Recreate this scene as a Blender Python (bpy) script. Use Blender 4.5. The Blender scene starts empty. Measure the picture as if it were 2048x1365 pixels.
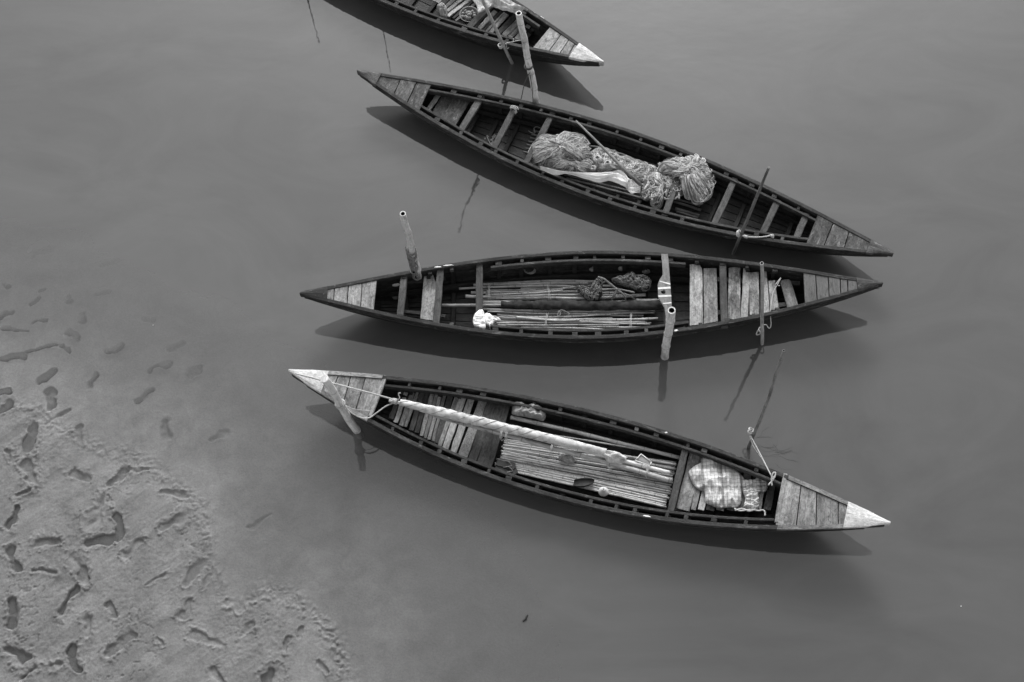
import bpy, math, random
import numpy as np
from mathutils import Vector, Matrix, noise as mnoise

# ---------------------------------------------------------------- camera, sky, sun, exposure
SC = bpy.context.scene
COL = SC.collection
R_ = math.radians
F, CX, CY, H = 2845.0, 1024.0, 682.5, 16.6          # focal length in photo pixels, image centre, eye height (m)
_n = Vector(((1180 - CX) / F, -(2000 - CY) / F, -1.0)).normalized()   # plumb-line direction seen from the camera
_up = -_n
_x = Vector((1, 0, 0)); _x = (_x - _x.dot(_up) * _up).normalized()
_y = _up.cross(_x)
ROT = Matrix((_x, _y, _up))
EYE = Vector((0, 0, H))
cam_d = bpy.data.cameras.new('camera')
cam_d.sensor_width = 36.0; cam_d.lens = F * 36.0 / 2048.0
cam_d.clip_start = 0.1; cam_d.clip_end = 3000.0
cam = bpy.data.objects.new('camera', cam_d); COL.objects.link(cam)
cam.matrix_world = Matrix.Translation(EYE) @ ROT.to_4x4()
SC.camera = cam

SUN_EL, SUN_AZ = 33.0, 1.0          # azimuth measured from +Y (away from the bridge) towards +X
world = bpy.data.worlds.new('World'); SC.world = world; world.use_nodes = True
wn = world.node_tree; wn.nodes.clear()
w_out = wn.nodes.new('ShaderNodeOutputWorld'); w_bg = wn.nodes.new('ShaderNodeBackground')
w_sky = wn.nodes.new('ShaderNodeTexSky'); w_sky.sky_type = 'NISHITA'; w_sky.sun_disc = False
w_sky.sun_elevation = R_(SUN_EL); w_sky.sun_rotation = R_(SUN_AZ)
w_sky.air_density = 1.0; w_sky.dust_density = 3.5; w_sky.ozone_density = 1.0
w_bw = wn.nodes.new('ShaderNodeRGBToBW')             # a black-and-white photograph
wn.links.new(w_sky.outputs[0], w_bw.inputs[0]); wn.links.new(w_bw.outputs[0], w_bg.inputs[0])
w_bg.inputs[1].default_value = 0.15
wn.links.new(w_bg.outputs[0], w_out.inputs[0])
sun_d = bpy.data.lights.new('sun', 'SUN'); sun_d.energy = 0.8; sun_d.angle = R_(15); sun_d.color = (1, 1, 1)
sun = bpy.data.objects.new('sun', sun_d); COL.objects.link(sun)
_sd = Vector((math.cos(R_(SUN_EL)) * math.sin(R_(SUN_AZ)), math.cos(R_(SUN_EL)) * math.cos(R_(SUN_AZ)), math.sin(R_(SUN_EL))))
sun.rotation_euler = _sd.to_track_quat('Z', 'Y').to_euler()
sun.location = (0, 0, 30)
SC.view_settings.view_transform = 'Standard'; SC.view_settings.look = 'None'
SC.view_settings.gamma = 1.0; SC.view_settings.exposure = 0.85
SC.view_settings.use_curve_mapping = False

rnd = random.Random(7)
def U(a, b): return rnd.uniform(a, b)

def P(px, py, z=0.0):
    """world point at height z under photo position (px, py)"""
    d = ROT @ Vector(((px - CX) / F, -(py - CY) / F, -1.0))
    return EYE + d * ((z - H) / d.z)

# ---------------------------------------------------------------- materials
MATS = {}
class NT:
    def __init__(s, name):
        s.m = bpy.data.materials.new(name); s.m.use_nodes = True
        s.t = s.m.node_tree; s.t.nodes.clear(); MATS[name] = s.m
        s.out = s.t.nodes.new('ShaderNodeOutputMaterial')
    def n(s, typ, **kw):
        nd = s.t.nodes.new('ShaderNode' + typ)
        for k, v in kw.items():
            if k.startswith('i_'):
                key = k[2:]; key = int(key) if key.isdigit() else key
                s.put(nd.inputs[key], v)
            else: setattr(nd, k, v)
        return nd
    def put(s, sock, v):
        if isinstance(v, bpy.types.NodeSocket): s.t.links.new(v, sock)
        elif isinstance(v, bpy.types.Node): s.t.links.new(v.outputs[0], sock)
        else: sock.default_value = v
    def math(s, op, a, b=0.0, clamp=False):
        nd = s.t.nodes.new('ShaderNodeMath'); nd.operation = op; nd.use_clamp = clamp
        s.put(nd.inputs[0], a); s.put(nd.inputs[1], b); return nd.outputs[0]
    def vmul(s, a, v):
        nd = s.t.nodes.new('ShaderNodeVectorMath'); nd.operation = 'MULTIPLY'
        s.put(nd.inputs[0], a); s.put(nd.inputs[1], v); return nd.outputs[0]
    def vadd(s, a, v):
        nd = s.t.nodes.new('ShaderNodeVectorMath'); nd.operation = 'ADD'
        s.put(nd.inputs[0], a); s.put(nd.inputs[1], v); return nd.outputs[0]
    def noise(s, vec, scale=1.0, detail=4.0, rough=0.55, dist=0.0):
        return s.n('TexNoise', i_Vector=vec, i_Scale=scale, i_Detail=detail, i_Roughness=rough, i_Distortion=dist).outputs[0]
    def rng(s, v, a, b, c, d, interp='LINEAR'):
        nd = s.n('MapRange', interpolation_type=interp); nd.clamp = True
        for i, q in enumerate((v, a, b, c, d)): s.put(nd.inputs[i], q)
        return nd.outputs[0]
    def grey(s, v):
        nd = s.n('CombineColor'); 
        for i in range(3): s.put(nd.inputs[i], v)
        return nd.outputs[0]
    def uv(s):
        """UV in metres (u along the piece), shifted per object"""
        t = s.n('UVMap').outputs[0]; r = s.n('ObjectInfo').outputs['Random']
        off = s.n('CombineXYZ', i_0=s.math('MULTIPLY', r, 37.0), i_1=s.math('MULTIPLY', r, 91.0))
        return s.vadd(t, off.outputs[0]), r, t
    def finish(s, col, rough=0.8, bump=None, bs=0.3, bd=0.01, spec=0.3):
        b = s.n('BsdfPrincipled'); s.put(b.inputs['Base Color'], col); s.put(b.inputs['Roughness'], rough)
        b.inputs['Specular IOR Level'].default_value = spec
        if bump is not None:
            bn = s.n('Bump', i_Strength=bs, i_Distance=bd, i_Height=bump); s.put(b.inputs['Normal'], bn)
        s.put(s.out.inputs[0], b); return s.m

def wood(name, lo, hi, var=0.35, blotch=0.6, stain=0.5, speck=0.0, rough=0.75, spec=0.3, bs=0.5, scuff=0.0):
    k = NT(name); v, r, t = k.uv()
    g = k.noise(k.vmul(v, (2.5, 75, 1)), 1, 5, 0.6)
    g2 = k.noise(k.vmul(v, (6, 260, 1)), 1, 2, 0.6)
    b = k.noise(k.vmul(v, (3.0, 8, 1)), 1, 6, 0.62, 0.6)
    b2 = k.noise(k.vmul(v, (22, 30, 1)), 1, 4, 0.6)
    f = k.math('ADD', k.math('MULTIPLY', g, 0.5 * (1 - blotch) + 0.15), k.math('MULTIPLY', b, blotch * 0.75))
    f = k.math('ADD', f, k.math('MULTIPLY', b2, 0.25))
    tot = (0.5 * (1 - blotch) + 0.15 + blotch * 0.75 + 0.25) * 0.5
    f = k.rng(f, tot - 0.12, tot + 0.12, 0, 1)
    val = k.rng(f, 0, 1, lo, hi)
    mo = k.noise(k.vmul(v, (14, 22, 1)), 1, 6, 0.72, 1.5)
    val = k.math('MULTIPLY', val, k.rng(mo, 0.36, 0.62, 1 - 0.55 * blotch, 1 + 0.35 * blotch))
    gr = k.noise(k.vmul(v, (1.7, 3.5, 1)), 1, 3, 0.6)
    val = k.math('MULTIPLY', val, k.rng(gr, 0.38, 0.62, 1 - 0.4 * blotch, 1 + 0.2 * blotch))
    crack = k.rng(g2, 0.30, 0.42, 0.35, 1.0)
    val = k.math('MULTIPLY', val, crack)
    val = k.math('MULTIPLY', val, k.rng(r, 0, 1, 1 - var, 1 + var))
    sn = k.noise(k.vmul(v, (4.5, 9, 1)), 1, 6, 0.7, 2.0)
    val = k.math('MULTIPLY', val, k.rng(sn, 0.55, 0.66, 1, 1 - stain))
    if speck:
        sp = k.noise(k.vmul(v, (45, 45, 1)), 1, 3, 0.7)
        val = k.math('ADD', val, k.rng(sp, 0.66, 0.74, 0, speck))
    if scuff:
        sp = k.noise(k.vmul(v, (5, 14, 1)), 1, 7, 0.75, 1.0)
        val = k.math('ADD', val, k.rng(sp, 0.56, 0.70, 0, scuff))
    h = k.math('ADD', g, k.math('MULTIPLY', b2, 0.6))
    return k.finish(k.grey(val), rough, h, bs, 0.006, spec)

def speckled(name, lo, hi):
    k = NT(name); v, r, t = k.uv()
    a = k.noise(k.vmul(v, (60, 90, 1)), 1, 3, 0.7, 1.2)
    b = k.noise(k.vmul(v, (7, 10, 1)), 1, 4, 0.6)
    f = k.rng(k.math('ADD', k.math('MULTIPLY', a, 0.75), k.math('MULTIPLY', b, 0.35)), 0.42, 0.66, 0, 1)
    return k.finish(k.grey(k.rng(f, 0, 1, lo, hi)), 0.85, a, 0.4, 0.005)

def bamboo(name, lo, hi, var=0.2, stain=0.5):
    k = NT(name); v, r, t = k.uv()
    sx = k.n('SeparateXYZ', i_0=t)
    fr = k.math('FRACT', sx.outputs[0])                   # joints sit at whole numbers of u
    g = k.noise(k.vmul(v, (1.5, 120, 1)), 1, 3, 0.6)
    b = k.noise(k.vmul(v, (2.2, 14, 1)), 1, 6, 0.65, 0.8)
    f = k.rng(k.math('ADD', k.math('MULTIPLY', g, 0.4), k.math('MULTIPLY', b, 0.6)), 0.36, 0.62, 0, 1)
    val = k.rng(f, 0, 1, lo, hi)
    ring = k.rng(k.math('ABSOLUTE', k.math('SUBTRACT', fr, 0.5)), 0.478, 0.494, 1.0, 0.5)
    val = k.math('MULTIPLY', val, ring)
    st = k.noise(k.vmul(v, (0.9, 9, 1)), 1, 5, 0.7)
    val = k.math('MULTIPLY', val, k.rng(st, 0.53, 0.68, 1, 1 - stain))
    sp = k.noise(k.vmul(v, (9, 60, 1)), 1, 5, 0.75, 1.0)
    val = k.math('MULTIPLY', val, k.rng(sp, 0.60, 0.68, 1, 0.55))
    val = k.math('MULTIPLY', val, k.rng(r, 0, 1, 1 - var, 1 + var))
    return k.finish(k.grey(val), 0.6, g, 0.25, 0.004, 0.35)

def fibre(name, lo, hi, fu=30, fv=260, var=0.1, rough=0.9):
    k = NT(name); v, r, t = k.uv()
    a = k.noise(k.vmul(v, (fu, fv, 1)), 1, 3, 0.6); b = k.noise(k.vmul(v, (6, 6, 1)), 1, 4, 0.6)
    f = k.rng(k.math('ADD', k.math('MULTIPLY', a, 0.5), k.math('MULTIPLY', b, 0.5)), 0.38, 0.62, 0, 1)
    val = k.math('MULTIPLY', k.rng(f, 0, 1, lo, hi), k.rng(r, 0, 1, 1 - var, 1 + var))
    return k.finish(k.grey(val), rough, a, 0.5, 0.004, 0.15)

def cloth(name, lo, hi, dirt=0.3):
    k = NT(name); v, r, t = k.uv()
    a = k.noise(k.vmul(v, (12, 12, 1)), 1, 5, 0.6); b = k.noise(k.vmul(v, (500, 500, 1)), 1, 1, 0.5)
    val = k.rng(a, 0.35, 0.65, lo, hi)
    d = k.noise(k.vmul(v, (4, 4, 1)), 1, 5, 0.7)
    val = k.math('MULTIPLY', val, k.rng(d, 0.5, 0.7, 1, 1 - dirt))
    h = k.math('ADD', k.math('MULTIPLY', b, 0.15), a)
    return k.finish(k.grey(val), 0.9, h, 0.35, 0.006, 0.1)

def checked(name, lo, hi):
    k = NT(name); v, r, t = k.uv()
    wob = k.n('TexNoise', i_Vector=k.vmul(t, (7, 7, 1)), i_Scale=1.0, i_Detail=3.0)
    w = k.vadd(t, k.vmul(wob.outputs[1], (0.025, 0.025, 0)))
    sx = k.n('SeparateXYZ', i_0=w)
    def lines(c, per, wd, lo_, hi_):
        fr = k.math('FRACT', k.math('MULTIPLY', c, 1.0 / per))
        return k.rng(k.math('ABSOLUTE', k.math('SUBTRACT', fr, 0.5)), wd, wd + 0.10, lo_, hi_)
    fine = k.math('MULTIPLY', lines(sx.outputs[0], 0.045, 0.08, 0.72, 1), lines(sx.outputs[1], 0.045, 0.08, 0.72, 1))
    bold = k.math('MULTIPLY', lines(sx.outputs[0], 0.23, 0.02, 0.5, 1), lines(sx.outputs[1], 0.26, 0.02, 0.55, 1))
    d = k.noise(k.vmul(v, (5, 5, 1)), 1, 5, 0.6)
    val = k.math('MULTIPLY', k.math('MULTIPLY', fine, bold), k.rng(d, 0.35, 0.65, lo, hi))
    cr = k.noise(k.vmul(v, (30, 14, 1)), 1, 4, 0.6, 1.0)
    return k.finish(k.grey(val), 0.95, cr, 0.5, 0.010, 0.05)

def plain(name, v, rough=0.6, var=0.25, spec=0.3):
    k = NT(name); vv, r, t = k.uv()
    a = k.noise(k.vmul(vv, (9, 9, 1)), 1, 5, 0.65)
    return k.finish(k.grey(k.rng(a, 0.3, 0.7, v * (1 - var), v * (1 + var))), rough, a, 0.15, 0.004, spec)

wood('hull_tarred', 0.011, 0.045, 0.35, 0.7, speck=0.07, rough=0.7, scuff=0.07)
wood('rail_dark', 0.010, 0.052, 0.25, 0.7, speck=0.16, rough=0.7, scuff=0.12)
wood('rail_edge', 0.014, 0.07, 0.25, 0.7, speck=0.14, rough=0.7, scuff=0.12)
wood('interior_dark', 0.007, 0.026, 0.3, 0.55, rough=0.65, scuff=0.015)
wood('floor_wet', 0.012, 0.046, 0.3, 0.7, rough=0.55, scuff=0.02)
wood('beam', 0.038, 0.11, 0.25, 0.6, scuff=.04)
wood('deck_grey', 0.042, 0.14, 0.14, 0.85, speck=0.14, scuff=0.2)
wood('deck_pale', 0.15, 0.38, 0.15, 0.75, scuff=0.16, speck=.08)
wood('deck_mid', 0.11, 0.30, 0.15, 0.7, scuff=0.12, speck=.06)
wood('deck_warm', 0.085, 0.16, 0.08, 0.3)
wood('plank_pale', 0.19, 0.47, 0.2, 0.7, scuff=0.1)
wood('plank_bright', 0.30, 0.56, 0.12, 0.6, scuff=0.1)
wood('plank_mid', 0.10, 0.24, 0.25, 0.65, scuff=0.06)
wood('plank_stained', 0.07, 0.46, 0.12, 0.9, scuff=0.06)
wood('plank_dark', 0.03, 0.085, 0.2, 0.7, scuff=0.02)
wood('paint_white', 0.42, 0.74, 0.06, 0.55, 0.3)
wood('paint_grey', 0.22, 0.5, 0.06, 0.8)
speckled('plank_speckled', 0.09, 0.34)
wood('board_painted', 0.13, 0.26, 0.05, 0.4)
plain('white_stripe', 0.72, 0.7, 0.2)
bamboo('bamboo_pale', 0.45, 0.8, 0.08, 0.5)
bamboo('bamboo_grey', 0.24, 0.46, 0.15, 0.5)
bamboo('bamboo_slat', 0.2, 0.5, 0.35, 0.6)
bamboo('bamboo_dark', 0.06, 0.2, 0.2, 0.6); bamboo('bamboo_mid', 0.12, 0.3, 0.1, 0.6)
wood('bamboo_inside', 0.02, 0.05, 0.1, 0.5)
fibre('rope_pale', 0.34, 0.62); fibre('rope_grey', 0.14, 0.32); fibre('rope_dark', 0.04, 0.12)
fibre('net_pale', 0.5, 0.75, 25, 200, 0.05); fibre('net_mid', 0.34, 0.5, 25, 200, 0.05); fibre('net_shade', 0.13, 0.25, 25, 200, 0.05); fibre('net_base', 0.18, 0.36, 60, 160, 0.05)
fibre('net_dark', 0.015, 0.05, 40, 120); fibre('net_dark_strand', 0.10, 0.28, 40, 120)
wood('branch', 0.12, 0.3, 0.1, 0.5)
cloth('cloth_white', 0.84, 0.93, 0.05); cloth('cloth_sail', 0.42, 0.68, 0.3); cloth('cloth_dark', 0.02, 0.06, 0.3)
cloth('cloth_grey', 0.2, 0.4, 0.4); checked('cloth_checked', 0.55, 0.8)
plain('rubber_dark', 0.045, 0.55); plain('plastic_white', 0.68, 0.45, 0.1, 0.5); plain('metal_grey', 0.13, 0.5)
plain('potato', 0.24, 0.8, 0.45); plain('foam', 0.33, 0.85, 0.4); plain('twig', 0.03, 0.8)

# ---------------------------------------------------------------- mesh helpers (everything is authored in world metres)
MINV = {}
def vec(p): return p if isinstance(p, Vector) else Vector(p)

class MB:
    def __init__(s): s.v = []; s.f = []; s.u = []; s.sm = []
    def face(s, idx, uvs, smooth=False): s.f.append(tuple(idx)); s.u.append(list(uvs)); s.sm.append(smooth)
    def loft(s, rings, us, closed=True, smooth=False, cap0=False, cap1=False, vs=None):
        n = len(rings[0]); base = len(s.v)
        if vs is None:
            vs = [0.0]
            r0 = rings[len(rings) // 2]
            for i in range(n): vs.append(vs[-1] + (vec(r0[(i + 1) % n]) - vec(r0[i])).length)
        for r in rings: s.v.extend(tuple(p) for p in r)
        m = n if closed else n - 1
        for j in range(len(rings) - 1):
            for i in range(m):
                a = base + j * n + i; b = base + j * n + (i + 1) % n
                c = b + n; d = a + n
                s.face((a, b, c, d), ((us[j], vs[i]), (us[j], vs[i + 1]), (us[j + 1], vs[i + 1]), (us[j + 1], vs[i])), smooth)
        if cap0: s.face([base + i for i in range(n)][::-1], [(us[0], vs[i]) for i in range(n)][::-1])
        if cap1: s.face([base + (len(rings) - 1) * n + i for i in range(n)], [(us[-1], vs[i]) for i in range(n)])
    def tube(s, pts, r, n=8, cap=True, us=None, squash=1.0):
        pts = [vec(p) for p in pts]; k = len(pts)
        rs = list(r) if hasattr(r, '__len__') else [r] * k
        if us is None:
            us = [0.0]
            for i in range(1, k): us.append(us[-1] + (pts[i] - pts[i - 1]).length)
        t0 = (pts[1] - pts[0]).normalized()
        a = Vector((0, 0, 1)) if abs(t0.z) < 0.9 else Vector((1, 0, 0))
        sd = t0.cross(a).normalized(); rings = []
        for i in range(k):
            t = (pts[min(i + 1, k - 1)] - pts[max(i - 1, 0)])
            t = t.normalized() if t.length > 1e-9 else t0
            sd = sd - t * sd.dot(t); sd = sd.normalized() if sd.length > 1e-6 else t.orthogonal().normalized()
            up = sd.cross(t)
            rings.append([pts[i] + sd * math.cos(q * math.tau / n) * rs[i] + up * math.sin(q * math.tau / n) * rs[i] * squash for q in range(n)])
        s.loft(rings, us, True, True, cap, cap)
    def board(s, a, b, w, t, seg=4, jit=0.003, ch=0.006, w2=None, sag=0.0):
        """plank whose TOP centre line runs a -> b"""
        a = vec(a); b = vec(b); d = b - a; L = d.length; d = d / L
        sd = Vector((0, 0, 1)).cross(d).normalized(); up = d.cross(sd)
        w2 = w if w2 is None else w2; rings = []; us = []
        ch = min(ch, t * 0.3, w * 0.2)
        for j in range(seg + 1):
            q = j / seg; c = a + d * (L * q) + up * U(-jit, jit) * 0.5 - up * sag * math.sin(q * math.pi)
            l = -(w + (w2 - w) * q) / 2 + U(-jit, jit); r = (w + (w2 - w) * q) / 2 + U(-jit, jit)
            e0 = 0 if 0 < j < seg else ch * 0.5
            prof = [(l + e0, -t + ch), (l + ch, -t), (r - ch, -t), (r - e0, -t + ch), (r - e0, -ch), (r - ch, 0), (l + ch, 0), (l + e0, -ch)]
            rings.append([c + sd * x + up * z for x, z in prof][::-1]); us.append(L * q)
        s.loft(rings, us, True, False, True, True)
    def slab(s, poly, t, ch=0.006, grain=None, sub=0, jit=0.0):
        """prism under an outline (list of world points, the top rim), top edge chamfered"""
        pts = [vec(p) for p in poly]
        if sub:
            q = []
            for i in range(len(pts)):
                a, b = pts[i], pts[(i + 1) % len(pts)]
                for j in range(sub):
                    p = a.lerp(b, j / sub)
                    if j: p = p + Vector((U(-jit, jit), U(-jit, jit), 0))
                    q.append(p)
            pts = q
        n = len(pts); c = sum(pts, Vector()) / n
        if grain is None:
            e = max(((pts[(i + 1) % n] - pts[i]) for i in range(n)), key=lambda x: x.length); grain = e
        g = vec(grain); g = Vector((g.x, g.y, 0)).normalized(); h = Vector((-g.y, g.x, 0))
        area = sum(pts[i].x * pts[(i + 1) % n].y - pts[(i + 1) % n].x * pts[i].y for i in range(n))
        if area < 0: pts.reverse()
        def uvp(p, dz=0): return (p.dot(g), p.dot(h) + dz)
        top = []
        for i, p in enumerate(pts):
            e0 = (p - pts[i - 1]); e1 = (pts[(i + 1) % n] - p)
            n0 = Vector((-e0.y, e0.x, 0)); n1 = Vector((-e1.y, e1.x, 0))
            n0 = n0.normalized() if n0.length > 1e-9 else n0; n1 = n1.normalized() if n1.length > 1e-9 else n1
            m = n0 + n1; m = m.normalized() if m.length > 1e-6 else n0
            top.append(p + m * ch)
        rim = [p - Vector((0, 0, ch)) for p in pts]; bot = [p - Vector((0, 0, t)) for p in pts]
        b0 = len(s.v)
        for r in (bot, rim, top): s.v.extend(tuple(p) for p in r)
        for j in range(2):
            for i in range(n):
                a = b0 + j * n + i; b = b0 + j * n + (i + 1) % n
                p, q = pts[i], pts[(i + 1) % n]
                z0, z1 = (-t, -ch) if j == 0 else (-ch, 0)
                s.face((a, b, b + n, a + n), (uvp(p, z0), uvp(q, z0), uvp(q, z1), uvp(p, z1)))
        s.face([b0 + 2 * n + i for i in range(n)], [uvp(p) for p in top])
        s.face([b0 + i for i in range(n)][::-1], [uvp(p) for p in bot][::-1])
    def emit(s, name, mat, parent=None, origin=None):
        """link as one mesh object; a top-level one gets its origin at its base"""
        if parent is not None: inv = MINV[parent.name]
        else:
            if origin is None:
                A = np.array(s.v); origin = ((A[:, 0].min() + A[:, 0].max()) / 2, (A[:, 1].min() + A[:, 1].max()) / 2, A[:, 2].min())
            inv = Matrix.Translation(-vec(origin))
        A = np.array(s.v, dtype=float); I = np.array(inv)
        A = A @ I[:3, :3].T + I[:3, 3]
        me = bpy.data.meshes.new(name)
        me.from_pydata(A.tolist(), [], s.f)
        ul = me.uv_layers.new(name='UVMap')
        ul.data.foreach_set('uv', np.array([c for f in s.u for c in f], dtype=np.float32).ravel())
        me.polygons.foreach_set('use_smooth', s.sm)
        me.materials.append(MATS[mat]); me.update()
        o = bpy.data.objects.new(name, me); COL.objects.link(o)
        if parent is None: o.location = origin
        else: o.parent = parent
        MINV[o.name] = inv
        return o

def tag(o, label=None, cat=None, group=None, kind=None):
    if label: o['label'] = label
    if cat: o['category'] = cat
    if group: o['group'] = group
    if kind: o['kind'] = kind
    return o
def empty(name, loc, rz, label, cat, group=None):
    o = bpy.data.objects.new(name, None); COL.objects.link(o); o.empty_display_size = 0.2
    o.location = loc; o.rotation_euler = (0, 0, rz)
    MINV[o.name] = (Matrix.Translation(vec(loc)) @ Matrix.Rotation(rz, 4, 'Z')).inverted()
    return tag(o, label, cat, group)
def one(name, mat, fn, parent=None):
    m = MB(); fn(m); return m.emit(name, mat, parent)

def spline(pts, n):
    """Catmull-Rom through pts, n samples"""
    pts = [vec(p) for p in pts]; q = [pts[0] * 2 - pts[1]] + pts + [pts[-1] * 2 - pts[-2]]; out = []
    m = len(pts) - 1
    for i in range(n):
        t = i / (n - 1) * m; k = min(int(t), m - 1); t -= k
        a, b, c, d = q[k:k + 4]
        out.append(0.5 * ((2 * b) + (c - a) * t + (2 * a - 5 * b + 4 * c - d) * t * t + (3 * b - a - 3 * c + d) * t * t * t))
    return out
def rope(m, pts, r=0.006, n=24, sides=6): m.tube(spline(pts, n), r, sides)
def turns(m, c, axis, r, k=3, rr=0.006, pitch=0.011):
    """k turns of line wound round an axis through c"""
    ax = vec(axis).normalized(); a = ax.orthogonal().normalized(); b = ax.cross(a); c = vec(c); pts = []
    for i in range(k * 14 + 1):
        q = i / 14 * math.tau
        pts.append(c + (a * math.cos(q) + b * math.sin(q)) * (r + U(0, 0.002)) + ax * (i / 14 - k / 2) * pitch)
    m.tube(pts, rr, 5)
def cane(m, a, b, r0, r1, joint=0.3, sides=10, bend=0.0, swell=0.10, bdir=None, hollow=False, u0=0.0, crook=0.25):
    """bamboo: joints at whole u, a slight swelling at each"""
    a = vec(a); b = vec(b); L = (b - a).length; k = max(2, int(L / joint * 6)); pts = []; rs = []; us = []
    bd = vec(bdir) if bdir is not None else (b - a).orthogonal().normalized()
    for i in range(k + 1):
        t = i / k; u = u0 + t * L / joint; fr = abs(u - round(u))
        pts.append(a.lerp(b, t) + bd * (bend * math.sin(t * math.pi) + r0 * crook * mnoise.noise(Vector((u * 0.7, r0 * 90, 0.3)))))
        rs.append((r0 + (r1 - r0) * t) * (1 + swell * max(0, 1 - fr * 9)))
        us.append(u)
    m.bore = None
    if not hollow: m.tube(pts, rs, sides, True, us); return pts
    m.tube(pts, rs, sides, False, us)
    d = (pts[-1] - pts[-2]).normalized()
    e1 = d.orthogonal().normalized(); e2 = d.cross(e1)
    def ring(z, q): return [pts[-1] + d * z + (e1 * math.cos(j * math.tau / sides) + e2 * math.sin(j * math.tau / sides)) * rs[-1] * q for j in range(sides)]
    m.loft([ring(-.002, 1.0), ring(.004, .97), ring(.004, .70), ring(-.004, .66)], [us[-1] + .1] * 4, True, False)
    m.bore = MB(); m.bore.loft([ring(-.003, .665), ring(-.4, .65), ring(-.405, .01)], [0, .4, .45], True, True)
    return pts

class Lump:
    """soft heap over an outline; surf(a, r) gives a point of its skin"""
    def __init__(s, poly, h, rings=16, N=80, wr=0.015, wf=9.0, seed=0.0, pw=2.2, qw=0.6, ani=(1, 1), lobes=0.0):
        poly = [vec(p) for p in poly]; per = [0.0]
        for i in range(len(poly)): per.append(per[-1] + (poly[(i + 1) % len(poly)] - poly[i]).length)
        out = []
        for k in range(N):
            t = per[-1] * k / N; i = max(j for j in range(len(poly)) if per[j] <= t)
            a, b, c, d = poly[i - 1], poly[i], poly[(i + 1) % len(poly)], poly[(i + 2) % len(poly)]
            f = (t - per[i]) / max(per[i + 1] - per[i], 1e-6)
            out.append(0.5 * ((2 * b) + (c - a) * f + (2 * a - 5 * b + 4 * c - d) * f * f + (3 * b - a - 3 * c + d) * f ** 3))
        c = sum(out, Vector()) / N; s.N = N; s.rings = rings; s.c = c; s.g = []
        for j in range(rings + 1):
            r = j / rings; row = []
            for k in range(N):
                p = c.lerp(out[k], r)
                q = Vector((p.x * wf * ani[0] + seed, p.y * wf * ani[1], seed * 1.7))
                n1 = mnoise.fractal(q, 0.9, 2.1, 4); n2 = 1 - abs(mnoise.noise(q * 1.7 + Vector((5, 3, 1)))) * 2
                e = max(0.0, 1 - r ** pw) ** qw
                edge = min(1, (1 - r) * 6 + 0.25)
                p.z += h * e * (1 + lobes * mnoise.noise(Vector((p.x * 6 + seed, p.y * 6, 2)))) + (wr * n1 + wr * 1.3 * n2) * edge
                if j == rings: p.z = out[k].z - 0.01
                row.append(p)
            s.g.append(row)
    def surf(s, a, r):
        k = (a % 1.0) * s.N; i = int(k) % s.N; f = k - int(k); j = min(int(r * s.rings), s.rings - 1); t = r * s.rings - j
        p = s.g[j][i].lerp(s.g[j][(i + 1) % s.N], f); q = s.g[j + 1][i].lerp(s.g[j + 1][(i + 1) % s.N], f)
        return p.lerp(q, t)
    def build(s, m):
        b = len(m.v)
        for row in s.g: m.v.extend(tuple(p) for p in row)
        for j in range(s.rings):
            for k in range(s.N):
                ii = (b + j * s.N + k, b + (j + 1) * s.N + k, b + (j + 1) * s.N + (k + 1) % s.N, b + j * s.N + (k + 1) % s.N)
                m.face(ii, [(m.v[i][0], m.v[i][1]) for i in ii], True)
def pxpoly(pts, z, org=(0, 0), sc=1.0): return [P(org[0] + x / sc, org[1] + y / sc, z) for x, y in pts]
def ruled(m, A, B, nu=40, nv=10, fold=0.02, wf=8.0, seed=0.0, thick=0.006, sag=0.0, lon=0.35):
    """cloth between two edge lines, with folds running along it and a real thickness"""
    A = spline(A, nu); B = spline(B, nu); rows = []
    for i in range(nu):
        row = []
        for j in range(nv):
            t = j / (nv - 1); p = A[i].lerp(B[i], t)
            q = Vector((i / nu * wf * lon + seed, t * wf, seed))
            p = p + Vector((0, 0, fold * mnoise.fractal(q, 0.8, 2.2, 4) * 1.5 - sag * math.sin(t * math.pi)))
            row.append(p)
        rows.append(row)
    us = [i * 0.02 for i in range(nu)]
    rings = []
    for row in rows: rings.append(row + [p - Vector((0, 0, thick)) for p in reversed(row)])
    m.loft(rings, us, True, True, True, True)
def lathe(m, c, prof, n=20, us=None):
    c = vec(c)
    rings = [[c + Vector((r * math.cos(k * math.tau / n), r * math.sin(k * math.tau / n), z)) for k in range(n)] for r, z in prof]
    m.loft(rings, [i * 0.02 for i in range(len(prof))], True, True)

# ---------------------------------------------------------------- mud bank and river bed (one sheet)
def vnoise(x, y, scale, seed):
    """smooth value noise on arrays"""
    rs = np.random.RandomState(seed); T = rs.rand(256, 256)
    X = x * scale; Y = y * scale; i = np.floor(X).astype(int); j = np.floor(Y).astype(int); f = X - i; g = Y - j
    f = f * f * (3 - 2 * f); g = g * g * (3 - 2 * g)
    a = T[i % 256, j % 256]; b = T[(i + 1) % 256, j % 256]; c = T[i % 256, (j + 1) % 256]; d = T[(i + 1) % 256, (j + 1) % 256]
    return (a * (1 - f) + b * f) * (1 - g) + (c * (1 - f) + d * f) * g - 0.5
def fbm(x, y, scale, seed, o=4, gain=0.5): return sum(vnoise(x + 3.1 * k, y - 1.7 * k, scale * 2.03 ** k, seed + k) * gain ** k for k in range(o))

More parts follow.
